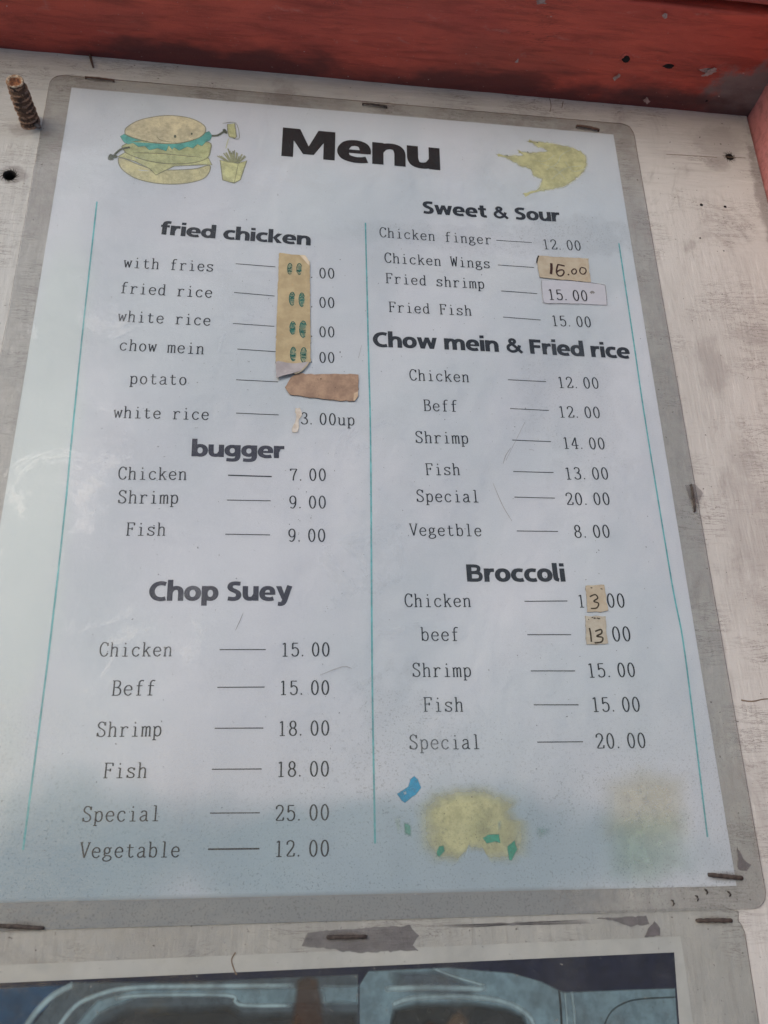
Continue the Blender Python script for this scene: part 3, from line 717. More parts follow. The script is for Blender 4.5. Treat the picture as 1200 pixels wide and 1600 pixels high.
PRICES = [('.00', (486, 434), (522.5, 435)), ('.00', (486, 480), (522.5, 480.8)), ('.00', (486, 526), (522.5, 526.7)), ('.00', (486, 566.3), (522.5, 566.7)), ('3.00up', (471, 662.5), (553, 664.5)),
 ('12.00', (851, 389), (908, 391.3)), ('15.00', (865, 509), (924, 511)), ('12.00', (874.6, 605.8), (936, 607)), ('12.00', (876, 652), (938, 653)), ('14.00', (882.5, 700.8), (945.4, 701.7)),
 ('13.00', (886, 748.8), (951, 748.8)), ('20.00', (886.7, 788.8), (953.3, 788.5)), ('8.00', (899, 840), (953.3, 839.6)), ('1', (906, 948.8), (916, 948.8)), ('00', (950.4, 948.8), (976.7, 948.8)), ('00', (958.8, 1001.7), (986, 1001.3)),
 ('15.00', (921.7, 1058.3), (993, 1057.2)), ('15.00', (928, 1111.8), (1000.4, 1111.3)), ('20.00', (933.8, 1169.5), (1009.4, 1168)), ('7.00', (454, 750.8), (509, 750.8)), ('9.00', (452.5, 794), (509, 794)), ('9.00', (451, 846), (508, 846)),
 ('15.00', (441.7, 1025.4), (514.6, 1025)), ('15.00', (439, 1085.5), (514, 1085)), ('18.00', (437, 1149.5), (514, 1148.5)), ('18.00', (435, 1213.5), (513.5, 1212.5)), ('25.00', (431.5, 1282.5), (513.5, 1281)), ('12.00', (431.5, 1338.5), (513.5, 1337.5))]
INKX = {'C': (80, 440), 'w': (20, 480), 'f': (110, 415), 'c': (100, 405), 'p': (55, 405), 'F': (60, 432), 'B': (55, 430), 'S': (80, 412), 'V': (20, 480), 'b': (50, 405), 's': (98, 390), 'e': (96, 408), 'n': (50, 440), 'o': (100, 400),
        'r': (80, 415), 'h': (50, 440), 'l': (130, 385), 'g': (75, 430), '1': (140, 375), '2': (100, 420), '.': (70, 140), '0': (80, 422), '9': (80, 420), '8': (80, 420), '7': (80, 415), '3': (92, 405)}
def typed(text, p0, p1, mt, name, label, bold=1.13, parent=None, gap=INK, w=None):
    g0 = INKX[text[0]][0]; g1 = 500 * (len(text) - 1) + INKX[text[-1]][1]
    (xa, za), (xb, zb) = M(*p0), M(*p1); adv = math.hypot(xb - xa, zb - za) / (g1 - g0) * 500
    if text == '1': adv = 2.95; g1 = g0 + 500 * math.hypot(xb - xa, zb - za) / adv
    T = frame(p0, p1, g0, g1, adv / 500 * (1.0 + 0.0005 * za) * (1.38 * 500 / 660))
    fl = Flat()
    for i, ch in enumerate(text):
        if ch != ' ': serif_glyph(fl, ch, lambda a, b, i=i: T(a + 500 * i, b), bold)
    o = fl.build(name, mt, parent or menu, gap); o['label'] = label
for (t, a, b, mt) in NAMES: typed(t, a, b, mt, 'item_name', 'thin printed typewriter words reading ' + t)
for (t, a, b) in PRICES: typed(t, a, b, BLACK, 'price', 'thin printed price reading ' + t, 1.2)
LEAD = [((368.3, 412), (430.4, 417)), ((365.8, 457), (429, 462.5)), ((364, 505.4), (428.7, 510)), ((370.8, 545.4), (432, 549.6)), ((369, 593.3), (434.6, 596.7)), ((369, 645.4), (435.4, 648.3)),
 ((775.4, 375.4), (831, 379)), ((778, 414), (834.6, 418)), ((783, 454.6), (839.6, 458.8)), ((786, 495.4), (844.6, 500)), ((793.8, 593.3), (853.3, 596.3)), ((797, 638.3), (857.5, 641.3)), ((800.4, 687.5), (861, 690)),
 ((802, 736.7), (865, 738.3)), ((803.8, 776.7), (867, 778.3)), ((807.5, 829.6), (872, 830.4)), ((819.6, 939.6), (886.7, 939)), ((824, 991.7), (892.5, 991.7)), ((829.3, 1048.3), (898.6, 1048.3)), ((834, 1101.3), (904, 1101.3)),
 ((839.3, 1159.6), (911, 1159)), ((356.3, 742.5), (424.6, 744.6)), ((354.6, 781.3), (423, 782.5)), ((352, 834.6), (422, 835.8)), ((343, 1015), (415.4, 1015)), ((339.5, 1074), (413.5, 1073.5)), ((335.5, 1138), (411.5, 1137.5)),
 ((331, 1202), (409, 1201.5)), ((328, 1270.5), (406, 1270)), ((325, 1327), (405.5, 1326))]
for i, (a, b) in enumerate(LEAD):
    pa, pb = M(*a), M(*b); n = 8
    w = 0.42 if i in (21, 29) else 0.27
    Flat().line([(pa[0] + (pb[0] - pa[0]) * k / n, pa[1] + (pb[1] - pa[1]) * k / n) for k in range(n + 1)], w, curve=False).build('leader_line', BLACK, menu)
for pts in ([(151.5, 315), (131, 500), (111, 695), (102, 791), (78.5, 1000), (36, 1328)], [(571, 348), (576, 560), (579, 690), (581.5, 1049), (586, 1318)], [(967, 380), (988, 520), (1009.5, 665), (1049, 906), (1070, 1020), (1105.5, 1308)]):
    Flat().line([M(*p) for p in pts], 0.55, 12).build('column_rule', RULE, menu)

# ---- burger drawing (flat print), px measured on the photo
def bp(x, y): return M(160 + x / 5, 160 + y / 5)
PR = {}
def pm(name, col, **k):
    if name not in PR: PR[name] = mat_print(name, col, **k)
    return PR[name]
BUN = pm('faded_bun_print', (0.66, 0.62, 0.38)); PATTY = pm('faded_olive_print', (0.54, 0.56, 0.32)); CHEESE = pm('faded_cheese_print', (0.64, 0.64, 0.36)); TEAL = pm('teal_print', (0.16, 0.47, 0.43))
OUTL = pm('olive_line_print', (0.27, 0.27, 0.18)); ARM = pm('grey_arm_print', (0.14, 0.16, 0.12))
bg = menu
def pic(name, pts, mat, curve=True, lay=0.0, ol=True, soft=0.4):
    P_ = [bp(*p) for p in pts]
    if curve: P_ = crom(P_, 4, True)
    o = Flat().soft(P_, soft).build(name, mat, menu, INK + lay)
    if ol:
        q = Flat().line(P_, 0.2, 1, True, False).build('outline', OUTL, o, INK + lay + 0.012)
        q.location = (0, 0, 0)
    return o
pic('printed_bun', [(122, 450), (160, 435), (400, 520), (700, 520), (830, 490), (842, 530), (800, 590), (700, 625), (560, 640), (400, 630), (250, 590), (150, 520)], BUN, lay=0.0)
pic('printed_cheese', [(118, 425), (180, 388), (480, 400), (830, 435), (858, 490), (800, 488), (560, 500), (418, 570), (370, 520), (250, 460), (150, 432)], CHEESE, False, lay=0.02)
pic('printed_patty', [(160, 335), (300, 300), (600, 310), (830, 310), (845, 380), (815, 440), (700, 475), (520, 482), (340, 455), (200, 405), (165, 370)], PATTY, lay=0.04)
let = [(135, 265), (170, 245), (300, 280), (520, 310), (700, 290), (790, 240), (835, 222), (862, 262), (845, 298), (810, 312), (780, 345), (745, 330), (710, 362), (665, 350), (600, 380), (560, 355), (545, 372), (520, 340), (500, 385), (430, 362), (365, 376), (330, 345), (280, 350), (240, 322), (200, 330), (170, 318), (155, 300)]
pic('printed_lettuce', let, TEAL, False, lay=0.06, ol=False)
pic('printed_bun', [(175, 240), (190, 195), (300, 135), (500, 102), (680, 122), (790, 175), (808, 225), (770, 270), (680, 305), (560, 325), (400, 318), (260, 285), (190, 258)], pm('pale_bun_print', (0.68, 0.62, 0.44)), lay=0.08)
def pline(name, pts, w, mat, lay=0.1): return Flat().line([bp(*p) for p in pts], w).build(name, mat, menu, INK + lay)
pline('printed_smile', [(425, 268), (445, 290), (490, 306), (560, 314)], 0.2, OUTL)
for (x, y, r) in ((568, 267, 11), (698, 246, 8)): Flat().soft([bp(x + r * math.cos(k), y + 1.2 * r * math.sin(k)) for k in [i * .628 for i in range(10)]], 0.1).build('printed_eye', ARM, menu, INK + .1)
pline('printed_arm', [(215, 352), (150, 365), (110, 395), (85, 425)], 0.85, ARM); pline('printed_arm', [(855, 262), (900, 258), (945, 232), (965, 220)], 0.85, ARM)
pic('printed_hand', [(42, 425), (60, 402), (90, 410), (120, 415), (115, 436), (92, 440), (85, 455), (45, 452)], ARM, lay=.1, ol=False)
pic('printed_hand', [(935, 215), (955, 205), (975, 225), (975, 250), (955, 242)], ARM, lay=.1, ol=False)
pic('printed_sachet', [(975, 172), (1035, 165), (1050, 270), (1035, 282), (990, 270), (978, 235)], CHEESE, False, lay=.08)
pline('printed_sachet_line', [(940, 165), (1042, 163), (1070, 278), (1020, 282)], 0.18, OUTL); pline('printed_sauce_drip', [(985, 285), (975, 320), (965, 360)], 0.3, CHEESE)
pic('printed_fries_box', [(918, 450), (1060, 475), (1130, 455), (1080, 605), (1030, 632), (938, 608)], CHEESE, False, lay=.04)
pline('printed_fries_fold', [(1062, 478), (1045, 560), (1030, 630)], 0.18, OUTL, .07)
random.seed(3)
ff = Flat()
for k in range(22):
    a = 900 + k * 10.5; ff.line([bp(985 + k * 4, 470), bp(a + random.uniform(-8, 8), 355 + abs(k - 9) * 5 + random.uniform(0, 35))], random.uniform(.3, .55), curve=False)
ff.build('printed_fries', pm('fries_print', (0.36, 0.37, 0.24)), menu, INK + .06)
# ---- faded comet-shaped yellow print
def cp(x, y): return M(750 + x / 4.8, 180 + y / 4.8)
com = [(110, 290), (200, 332), (300, 390), (375, 415), (395, 465), (455, 485), (430, 545), (315, 597), (430, 587), (640, 545), (720, 490), (790, 430), (812, 370), (805, 305), (760, 262), (700, 235), (600, 212), (450, 192), (345, 186), (420, 240), (495, 268), (400, 272), (270, 260), (310, 292), (200, 292)]
YEL = pm('faded_yellow_print', (0.66, 0.645, 0.36), fade=0.12, spot=0.3)
co = Flat().soft(rough_outline([cp(*p) for p in com], 1.0, 0.3), 1.25, 0.0, 0.8).build('printed_flame', YEL, menu)
for pts in ([(360, 330), (480, 345), (560, 300)], [(500, 410), (580, 360), (610, 300), (680, 260)], [(540, 480), (640, 400), (760, 380)], [(640, 350), (700, 420), (790, 400)], [(450, 360), (560, 400), (640, 480)]):
    q = Flat().line([cp(*p) for p in pts], 0.35).build('printed_vein', pm('pale_vein_print', (0.52, 0.54, 0.38), spot=.7), co, INK + .02); q.location = (0, 0, 0)
for p in ((205, 303), (358, 277), (430, 205)):
    q = Flat().soft([(cp(*p)[0] + .4 * math.cos(k), cp(*p)[1] + .4 * math.sin(k)) for k in range(6)], .1).build('printed_dot', ARM, co, INK + .02); q.location = (0, 0, 0)
# ---- washed-out print at the foot
def yp(x, y): return M(600 + x / 4, 1180 + y / 4)
def softpic(name, pts, mat, ins, core, lay=0.0, f=yp, rj=0.4): return Flat().soft(rough_outline([f(*p) for p in pts], 1.2, rj, pts[0][0]), ins, 0.0, core).build(name, mat, menu, INK + lay)
softpic('faded_stain', [(185, 320), (260, 215), (440, 172), (640, 162), (760, 215), (865, 265), (840, 330), (870, 395), (935, 410), (950, 520), (925, 630), (820, 690), (680, 690), (640, 610), (520, 610), (440, 690), (300, 700), (200, 600), (180, 450)], YEL, 5.0, 0.85)
softpic('faded_stain', [(560, 330), (680, 330), (720, 500), (600, 590), (520, 560), (500, 430)], pm('olive_stain_print', (0.42, 0.45, 0.25)), 6, 0.3, .02)
def zp(x, y): return M(570 + x / 1.905, 1000 + y / 1.905)
softpic('faded_stain', [(680, 410), (820, 350), (985, 390), (990, 600), (840, 640), (680, 600)], pm('faded_peach_print', (0.76, 0.70, 0.50), fade=.15), 9, 0.4, 0, zp)
softpic('faded_stain', [(685, 520), (830, 480), (985, 500), (990, 700), (840, 770), (700, 720)], pm('faded_green_print', (0.50, 0.64, 0.52), fade=.15), 9, 0.4, .02, zp)
softpic('faded_stain', [(930, 440), (1050, 455), (1040, 490), (960, 530), (930, 500)], pm('faded_teal_print', (0.32, 0.48, 0.46)), 2, 0.45, .03)
softpic('faded_stain', [(700, 400), (735, 400), (735, 470), (705, 480)], PR['faded_teal_print'], 1.5, 0.5, .03)
softpic('faded_stain', [(60, 380), (110, 360), (120, 480), (70, 500)], PR['faded_green_print'], 2.5, 0.4, .03)
BLUE = pm('bright_blue_print', (0.0, 0.34, 0.58), spot=0.25); GRN = pm('green_fleck_print', (0.05, 0.40, 0.27), spot=0.25)
softpic('blue_print_scrap', [(75, 240), (150, 195), (165, 145), (190, 125), (215, 150), (235, 200), (200, 250), (130, 300), (105, 285)], BLUE, .35, 1, .05, rj=.12)
softpic('green_print_fleck', [(115, 415), (150, 415), (172, 435), (175, 520), (125, 500)], pm('pale_green_fleck_print', (0.16, 0.42, 0.34)), .7, .85, .05, rj=.12)
softpic('green_print_fleck', [(325, 600), (345, 565), (380, 560), (384, 600), (345, 640), (328, 630)], GRN, .5, .9, .05, rj=.1)
softpic('green_print_fleck', [(612, 515), (650, 490), (720, 488), (730, 550), (690, 548), (640, 556)], GRN, .4, 1, .05, rj=.12)
softpic('green_print_fleck', [(765, 570), (820, 525), (836, 590), (800, 665), (775, 655)], GRN, .4, 1, .05, rj=.12)
softpic('blue_print_mark', [(118, 232), (138, 225), (143, 243), (128, 250)], pm('pale_blue_print', (0.40, 0.60, 0.68)), .2, .9, .08, rj=.05)

# ------------------------------------------------------------------ tapes and stickers on the film
def slab(pts, mat, name, parent, y0=ON, th=0.12, fn=bulge, edge=None, amp=0.08, lift=None):
    """thin flat piece with thickness lying on the sheet"""
    P_ = rough_outline(pts, 0.9, amp, len(pts) + pts[0][0]); n = len(P_)
    from mathutils.geometry import tessellate_polygon
    t = [tuple(x) for x in tessellate_polygon([[Vector((p[0], p[1], 0)) for p in P_]])]
    lf = lift or (lambda x, z: 0)
    top = [(x, -(fn(x, z) + y0 + th + lf(x, z)), z) for x, z in P_]; bot = [(x, -(fn(x, z) + y0 + lf(x, z)), z) for x, z in P_]
    F = t + [(k, (k + 1) % n, n + (k + 1) % n, n + k) for k in range(n)]
    o = mesh_obj(name, top + bot, F, mat, parent)
    if edge:
        o.data.materials.append(edge)
        for k, pl in enumerate(o.data.polygons):
            if k >= len(t): pl.material_index = 1
    return o
def Ts(u, v): return M(400 + u / 5, 380 + v / 5)
TEALINK = mat_print('teal_marker', (0.03, 0.19, 0.165), 0.6, spot=0.7, freq=1100); TEALD = mat_print('dark_teal_marker', (0.015, 0.10, 0.085), 0.3, spot=0.8, freq=1300)
o1 = M(460, 480)
tp = thing('masking_tape_strip', 'long vertical strip of yellowed masking tape with four scribbled green numbers and a curled foot', 'tape', (o1[0], -1, o1[1]))
slab([Ts(180, 80), Ts(280, 95), Ts(380, 100), Ts(420, 152), Ts(423, 500), Ts(426, 936), Ts(300, 945), Ts(175, 938), Ts(152, 940), Ts(158, 700), Ts(168, 420)], TAPE, 'tape_face', tp, edge=EDGE, th=.2)
slab([Ts(340, 100), Ts(385, 102), Ts(418, 152), Ts(416, 182), Ts(385, 150)], mat_solid('tape_corner', (0.55, 0.47, 0.36), (0.5, 0.42, 0.31), 300), 'folded_corner', tp, y0=ON + .22, th=.08)
fx, fz = Ts(280, 940); gx, gz = Ts(160, 1065)
lift = lambda x, z: 2.2 * sm(fz + 0.5, gz, z) * 0.7
fl_pts = [Ts(152, 936), Ts(175, 930), Ts(290, 948), Ts(412, 934), Ts(395, 962), Ts(345, 1012), Ts(300, 1028), Ts(230, 1045), Ts(160, 1068)]
slab(fl_pts, FLAP, 'curled_foot', tp, y0=ON + .21, th=.1, lift=lambda x, z: 0.1 + 0.8 * sm(fz, gz, z))
r_ = Flat(); r_.line([Ts(412, 934), Ts(397, 964), Ts(346, 1013), Ts(300, 1030)], 0.5); r_.build('curled_edge', TAPE2, tp, ON + 0.75)
for (x, y, a, b) in ((265, 207, 22, 50), (338, 208, 24, 50), (283, 440, 26, 60), (358, 448, 26, 62), (288, 668, 27, 58), (368, 678, 32, 75), (291, 872, 26, 62), (372, 880, 28, 68)):
    q = Flat(); random.seed(x * 7 + y)
    q.soft([Ts(x + a * math.cos(k * .52) * (0.75 + .4 * random.random()), y + b * math.sin(k * .52) * (0.75 + .35 * random.random())) for k in range(12)], .5, .1, .7)
    d = q.build('scribbled_digit', TEALINK, tp, ON + .22)
    q = Flat()
    q.line([Ts(x + a * .85 * math.cos(k * .6 + 1), y + b * .85 * math.sin(k * .6 + 1)) for k in range(9)], .35)
    for k in range(3):
        y2 = y - b * .7 + random.random() * b * 1.3
        q.line([Ts(x - a * .6, y2), Ts(x + random.uniform(-.3, .3) * a, y2 + random.uniform(-12, 12)), Ts(x + a * .6, y2 + random.uniform(-8, 8))], .4)
    q = q.build('scribble_line', TEALD, d, ON + .235); q.location = (0, 0, 0)
o2 = M(505, 605)
bt_ = thing('browned_tape_scrap', 'short browned masking tape scrap lying level under the curled foot of the long strip', 'tape', (o2[0], -1, o2[1]))
slab([Ts(320, 1022), Ts(500, 1030), Ts(660, 1026), Ts(800, 1030), Ts(797, 1200), Ts(772, 1240), Ts(640, 1232), Ts(420, 1208), Ts(265, 1190), Ts(225, 1130), Ts(270, 1055)], BROWN, 'tape_face', bt_, y0=ON, th=.22, edge=EDGE, amp=.14)
slab([Ts(765, 1180), Ts(797, 1165), Ts(797, 1200), Ts(772, 1240), Ts(760, 1238)], mat_solid('browned_tape_pale', (0.45, 0.35, 0.25), (0.4, 0.29, 0.2), 300), 'folded_corner', bt_, y0=ON + .24, th=.08)
q = Flat()
for (x, y, s_) in ((510, 1090, 22), (535, 1110, 25), (600, 1105, 18)): q.soft([Ts(x + s_ * math.cos(k * .7), y + 1.6 * s_ * math.sin(k * .7)) for k in range(9)], 1.2, 0, .45)
q.build('faded_number', mat_print('faded_number_ink', (0.13, 0.11, 0.09), .4), bt_, ON + .24)
# residue by the 3.00up price
ox, oz = Ts(315, 1400)
slab([Ts(300, 1300), Ts(345, 1295), Ts(360, 1350), Ts(345, 1385), Ts(330, 1480), Ts(285, 1480), Ts(290, 1420), Ts(310, 1385), Ts(305, 1340)], mat_solid('paper_residue', (0.42, 0.36, 0.30), (0.52, 0.48, 0.43), 500, 0.9), 'torn_paper_residue', None, y0=ON, th=.06, amp=.35)
tag(bpy.data.objects['torn_paper_residue'], 'tiny torn beige paper residue left of the 3.00up price', 'paper scrap')
def Tq(u, v): return M(800 + u / 6.667, 360 + v / 6.667)
o3 = Tq(530, 420)
t3 = thing('handwritten_price_tape', 'beige tape patch with 16.00 handwritten in brown ink beside Chicken Wings', 'tape', (o3[0], -1, o3[1]))
slab([Tq(268, 265), Tq(420, 280), Tq(620, 290), Tq(795, 300), Tq(800, 420), Tq(822, 548), Tq(640, 530), Tq(430, 510), Tq(285, 495), Tq(262, 360), Tq(250, 330)], TAPE2, 'tape_face', t3, th=.14, edge=EDGE, amp=.1)
BRI = mat_print('brown_pen', (0.035, 0.016, 0.015), .15, spot=.3)
def hand(name, strokes, T, mat, parent, gap): 
    q = Flat()
    for pts, w in strokes: q.line([T(*p) for p in pts], w)
    return q.build(name, mat, parent, gap)
hand('handwritten_number', [([(405, 348), (408, 400), (402, 462)], .95), ([(470, 362), (505, 368), (545, 378)], .6), ([(475, 362), (462, 410), (462, 450), (485, 480), (520, 475), (538, 445), (525, 420), (490, 422), (464, 440)], .6),
     ([(578, 462), (592, 472)], .7), ([(640, 408), (618, 430), (628, 458), (655, 458), (668, 432), (655, 410), (638, 410)], .5), ([(712, 395), (702, 430), (718, 458), (750, 460), (768, 430), (755, 402), (715, 392)], .5)], Tq, BRI, t3, ON + .16)
hand('inked_edge', [([(275, 270), (262, 300), (255, 345)], .5)], Tq, mat_print('black_edge_ink', (.02, .02, .02), .3), t3, ON + .16)
o4 = Tq(640, 670)
t4 = thing('white_price_sticker', 'thin white sticker with printed 15.00 beside Fried shrimp, below the handwritten tape', 'sticker', (o4[0], -1, o4[1]))
slab([Tq(305, 520), Tq(600, 530), Tq(820, 552), Tq(965, 575), Tq(978, 680), Tq(988, 782), Tq(700, 768), Tq(345, 760), Tq(322, 740), Tq(312, 620)], STICK, 'sticker_face', t4, y0=ON - .04, th=.05, edge=mat_solid('sticker_edge', (0.3, 0.29, 0.3), (0.2, 0.19, 0.2), 400), amp=.05)
hand('sticker_rim', [([(968, 578), (980, 680), (988, 780)], .22), ([(825, 552), (900, 562), (965, 575)], .28), ([(330, 750), (350, 765), (700, 772)], .12), ([(305, 525), (310, 620), (322, 740)], .12)], Tq, mat_print('rim_dirt', (.15, .14, .14), .5, spot=.8), t4, ON + .10)
typed('15.00', (859, 468.8), (918, 471), BLACK, 'price', 'thin printed price reading 15.00', 1.15, t4, ON + .1)
for o in t4.children:
    pass
hand('smudge', [([(815, 660), (835, 645), (852, 660)], .9)], Tq, mat_print('smudge_ink', (.2, .2, .19), .4, spot=.6), t4, ON + .11)
def Tr(u, v): return M(570 + u / 2.4, 660 + v / 2.4)
for (pts, strokes, lb) in (
    ([(826, 613), (896, 610), (904, 660), (912, 708), (870, 712), (834, 712), (830, 660)], [([(842, 655), (862, 647), (872, 660), (857, 672), (875, 680), (868, 697), (846, 699)], .45)], 'small beige tape patch with a handwritten 3 in the Broccoli Chicken price'),
    ([(825, 728), (862, 726), (901, 728), (905, 780), (911, 830), (870, 832), (830, 833)], [([(841, 772), (846, 800), (848, 824)], .5), ([(862, 785), (884, 778), (886, 792), (868, 803), (890, 808), (886, 824), (860, 828)], .5)], 'small beige tape patch with a handwritten 13 in the Broccoli beef price')):
    P_ = [Tr(*p) for p in pts]; c_ = P_[0]
    t5 = thing('price_tape_patch', lb, 'tape', (c_[0] + 3, -1, c_[1] - 4), 'small tape patches over broccoli prices')
    slab(P_, TAPE2 if 'handwritten 3 ' in lb else mat_solid('worn_tape', (0.37, 0.35, 0.29), (0.31, 0.285, 0.23), 500, .7, (0.3, 0.27, 0.22)), 'tape_face', t5, th=.12, amp=.12, edge=EDGE)
    hand('handwritten_number', strokes, Tr, mat_print('black_pen', (.035, .028, .02), .2) if 'black_pen' not in bpy.data.materials else bpy.data.materials['black_pen'], t5, ON + .14)
    for k in range(7 if 'handwritten 13' in lb else 3):
        a = Tr(830 + random.random() * 65, pts[0][1] + 4 + random.random() * 8)
        Flat().line([a, (a[0] + random.uniform(.3, 1), a[1] + random.uniform(-.3, .3))], .3, curve=False).build('ink_fleck', bpy.data.materials['black_pen'], t5, ON + .14)

# ------------------------------------------------------------------ staples
def staple(p0, p1, label, mat, r=0.62, fn=lambda x, z: 0, base=0.3, seed=0, tail=None):
    r *= 0.78
    (x0, z0), (x1, z1) = p0, p1
    q = thing('staple', label, 'staple', ((x0 + x1) / 2, -base, (z0 + z1) / 2), 'rusty staples holding the sheets')
    y = -(base + r * .8); d = Vector((x1 - x0, 0, z1 - z0)).normalized()
    P_ = [(x0, 1.0, z0), (x0, y * .3, z0)]
    for k in range(13):
        t = k / 12; P_.append((x0 + (x1 - x0) * t, y - 0.25 * math.sin(math.pi * t), z0 + (z1 - z0) * t))
    P_ += [(x1, y * .3, z1), (x1, 1.0, z1)]
    V, F = tube(P_, [r * .85] * 2 + [r * (1 + 0.12 * math.sin(k * 2.3 + seed)) for k in range(13)] + [r * .85] * 2, 10, True, r * .3, seed)
    mesh_obj('crown', V, F, mat, q, True)
    halo = Flat().soft([( (x0 + x1) / 2 + (abs(x1 - x0) / 2 + 1.6) * math.cos(k * .3) * (1 if abs(x1 - x0) > 1 else 1) + (0 if abs(x1 - x0) > 1 else 0), (z0 + z1) / 2 + (abs(z1 - z0) / 2 + 1.3) * math.sin(k * .3)) for k in range(21)], 1.6, 0, .5)
    halo.build('rust_stain', HALO, q, ON - .02 if base > .2 else .1, fn)
    return q
HALO = mat_print('rust_stain_print', (0.17, 0.13, 0.11), .4, spot=.5)
Bm = M
staple(Bm(134, 122), Bm(178, 127), 'brown rusty staple in the top left of the menu film, above the burger', RUSTB, .42, bulge, .5, 1)
staple(Bm(567, 163), Bm(604, 168), 'grey brown staple at the top middle of the menu film, above the word Menu', RUST, .45, bulge, .5, 2)
staple(Bm(901, 198), Bm(935, 204), 'rusty brown staple in the top right of the menu film, above the yellow flame print', RUSTB, .6, bulge, .5, 3)
staple(Bm(1079, 758), Bm(1085, 799), 'single upright staple in the right margin of the menu film', RUST, .45, bulge, .5, 4)
staple(Bm(1108, 1367), Bm(1157, 1372), 'black rusted staple across the lower right corner of the menu paper', RUST, .72, bulge, .5, 5)
staple(B(1089, 1438), B(1140, 1438), 'black rusted staple just below the lower right corner of the menu film', RUST, .68, lambda x, z: 0, .35, 6)
staple(B(512, 1464), B(571, 1463), 'dark staple below the bottom edge of the menu, in the middle above the food poster', RUST, .62, lambda x, z: 0, .35, 7)
staple(Bm(-4, 1446), Bm(68, 1450), 'dark staple at the bottom left of the menu film, cut by the left edge', RUST, .6, bulge, .4, 8)
# broken staple leg above the top left staple
x, z = B(141, 88); x2, z2 = B(146, 107)
V, F = tube([(x, 0.5, z), (x, -0.5, z), ((x + x2) / 2, -0.8, (z + z2) / 2), (x2, -0.4, z2)], [.3, .5, .45, .25], 7, True, .12, 3)
tag(mesh_obj('broken_staple', V, F, RUSTB, None, True), 'short broken staple leg in the white board just under the red beam', 'staple')
# specks of old broken staples near the lower right corner
for i, (u, v) in enumerate(((1050, 1410), (1088, 1403), (1138, 1396), (1102, 1393))):
    x, z = M(u, v); V, F = tube([(x, .3, z + .7), (x + .15, -.85, z + .3), (x + .3, -.9, z - .3), (x + .1 * i, -.6, z - .8)], [.15, .3, .26, .12], 7, True, .2, i)
    q = tag(mesh_obj('staple_fragment', V, F, RUST, None, True), ['leftmost dark staple fragment in the film margin left of the lower right corner', 'second dark staple fragment from the left in the lower right film margin', 'dark staple fragment nearest the lower right corner of the menu film', 'tiny dark staple fragment highest in the lower right bottom margin'][i], 'staple', 'broken staple fragments by the lower right corner')

# ------------------------------------------------------------------ threaded bolt sticking out top left
bx, bz = B(48, 192)
bl = thing('rusty_bolt', 'thick rusty threaded bolt end sticking out of the board at the top left', 'bolt', (bx, 0, bz))
n = 40; nl = 110; L = 17.2; V = []; F = []
tip = Vector((-1.4, -L, 0.8))
for j in range(nl + 1):
    t = j / nl
    for i in range(n):
        th = 2 * math.pi * i / n
        ph = (t * L / 2.2 - i / n) % 1.0
        thr = 1.0 * sm(0, 1, 1 - abs(2 * ph - 1)) * (1 - .75 * sm(.84, .93, t))
        wv = noise.noise(Vector((math.cos(th) * 1.3, math.sin(th) * 1.3, t * 6))) * .28 + noise.noise(Vector((math.cos(th) * 4, math.sin(th) * 4, t * 22))) * .10
        r = 2.5 + thr + wv + .45 * sm(.12, 0, t) + .12 * sm(.8, .9, t) - .35 * sm(.975, 1.0, t)
        V.append((bx + tip.x * t + r * math.cos(th), tip.y * t + 0.2, bz + tip.z * t + r * math.sin(th)))
for j in range(nl):
    for i in range(n): F.append((j * n + i, j * n + (i + 1) % n, (j + 1) * n + (i + 1) % n, (j + 1) * n + i))
rod = mesh_obj('threaded_rod', V, F, BOLTM, bl, True)
rod.data.materials.append(mat_solid('worn_thread_crest', (0.30, 0.17, 0.10), (0.15, 0.105, 0.085), 600, 0.6, (0.05, 0.03, 0.025), 0.0004, 0.4, (0.55, 0.65)))
for k, pl in enumerate(rod.data.polygons):
    j, i = divmod(k, n); ph = ((j + .5) / nl * L / 2.2 - (i + .5) / n) % 1.0
    if abs(ph - .5) < .17 and noise.noise(Vector((i * .25, j * .12, 3))) > -.25: pl.material_index = 1
# worn top: cream paint rim round a rusty hollow
V2 = []; F2 = []
for ri, (rr, dy) in enumerate(((2.95, 0.05), (3.0, -.25), (2.5, -.42), (1.9, -.1), (1.2, .6), (.5, .8))):
    for i in range(n):
        th = 2 * math.pi * i / n; w = noise.noise(Vector((math.cos(th) * 1.6, math.sin(th) * 1.6, ri * .5 + 7))) * .3
        V2.append((bx + tip.x + (rr + w * .7) * math.cos(th), tip.y + .2 + dy + w, bz + tip.z + (rr + w * .7) * math.sin(th)))
for a in range(5):
    for i in range(n): F2.append((a * n + i, a * n + (i + 1) % n, (a + 1) * n + (i + 1) % n, (a + 1) * n + i))
F2.append(tuple(5 * n + i for i in range(n)))
o = mesh_obj('bolt_tip', V2, F2, mat_solid('cream_paint_rim', (0.46, 0.40, 0.31), (0.25, 0.15, 0.09), 500, .8, (0.12, .06, .03), .0006, .3, (.5, .6)), bl, True)
o.data.materials.append(mat_solid('orange_rust', (0.33, 0.13, 0.05), (0.10, 0.045, 0.03), 600, .9, (0.4, .3, .2), .0008))
for k, pl in enumerate(o.data.polygons):
    if k >= 2.6 * n: pl.material_index = 1
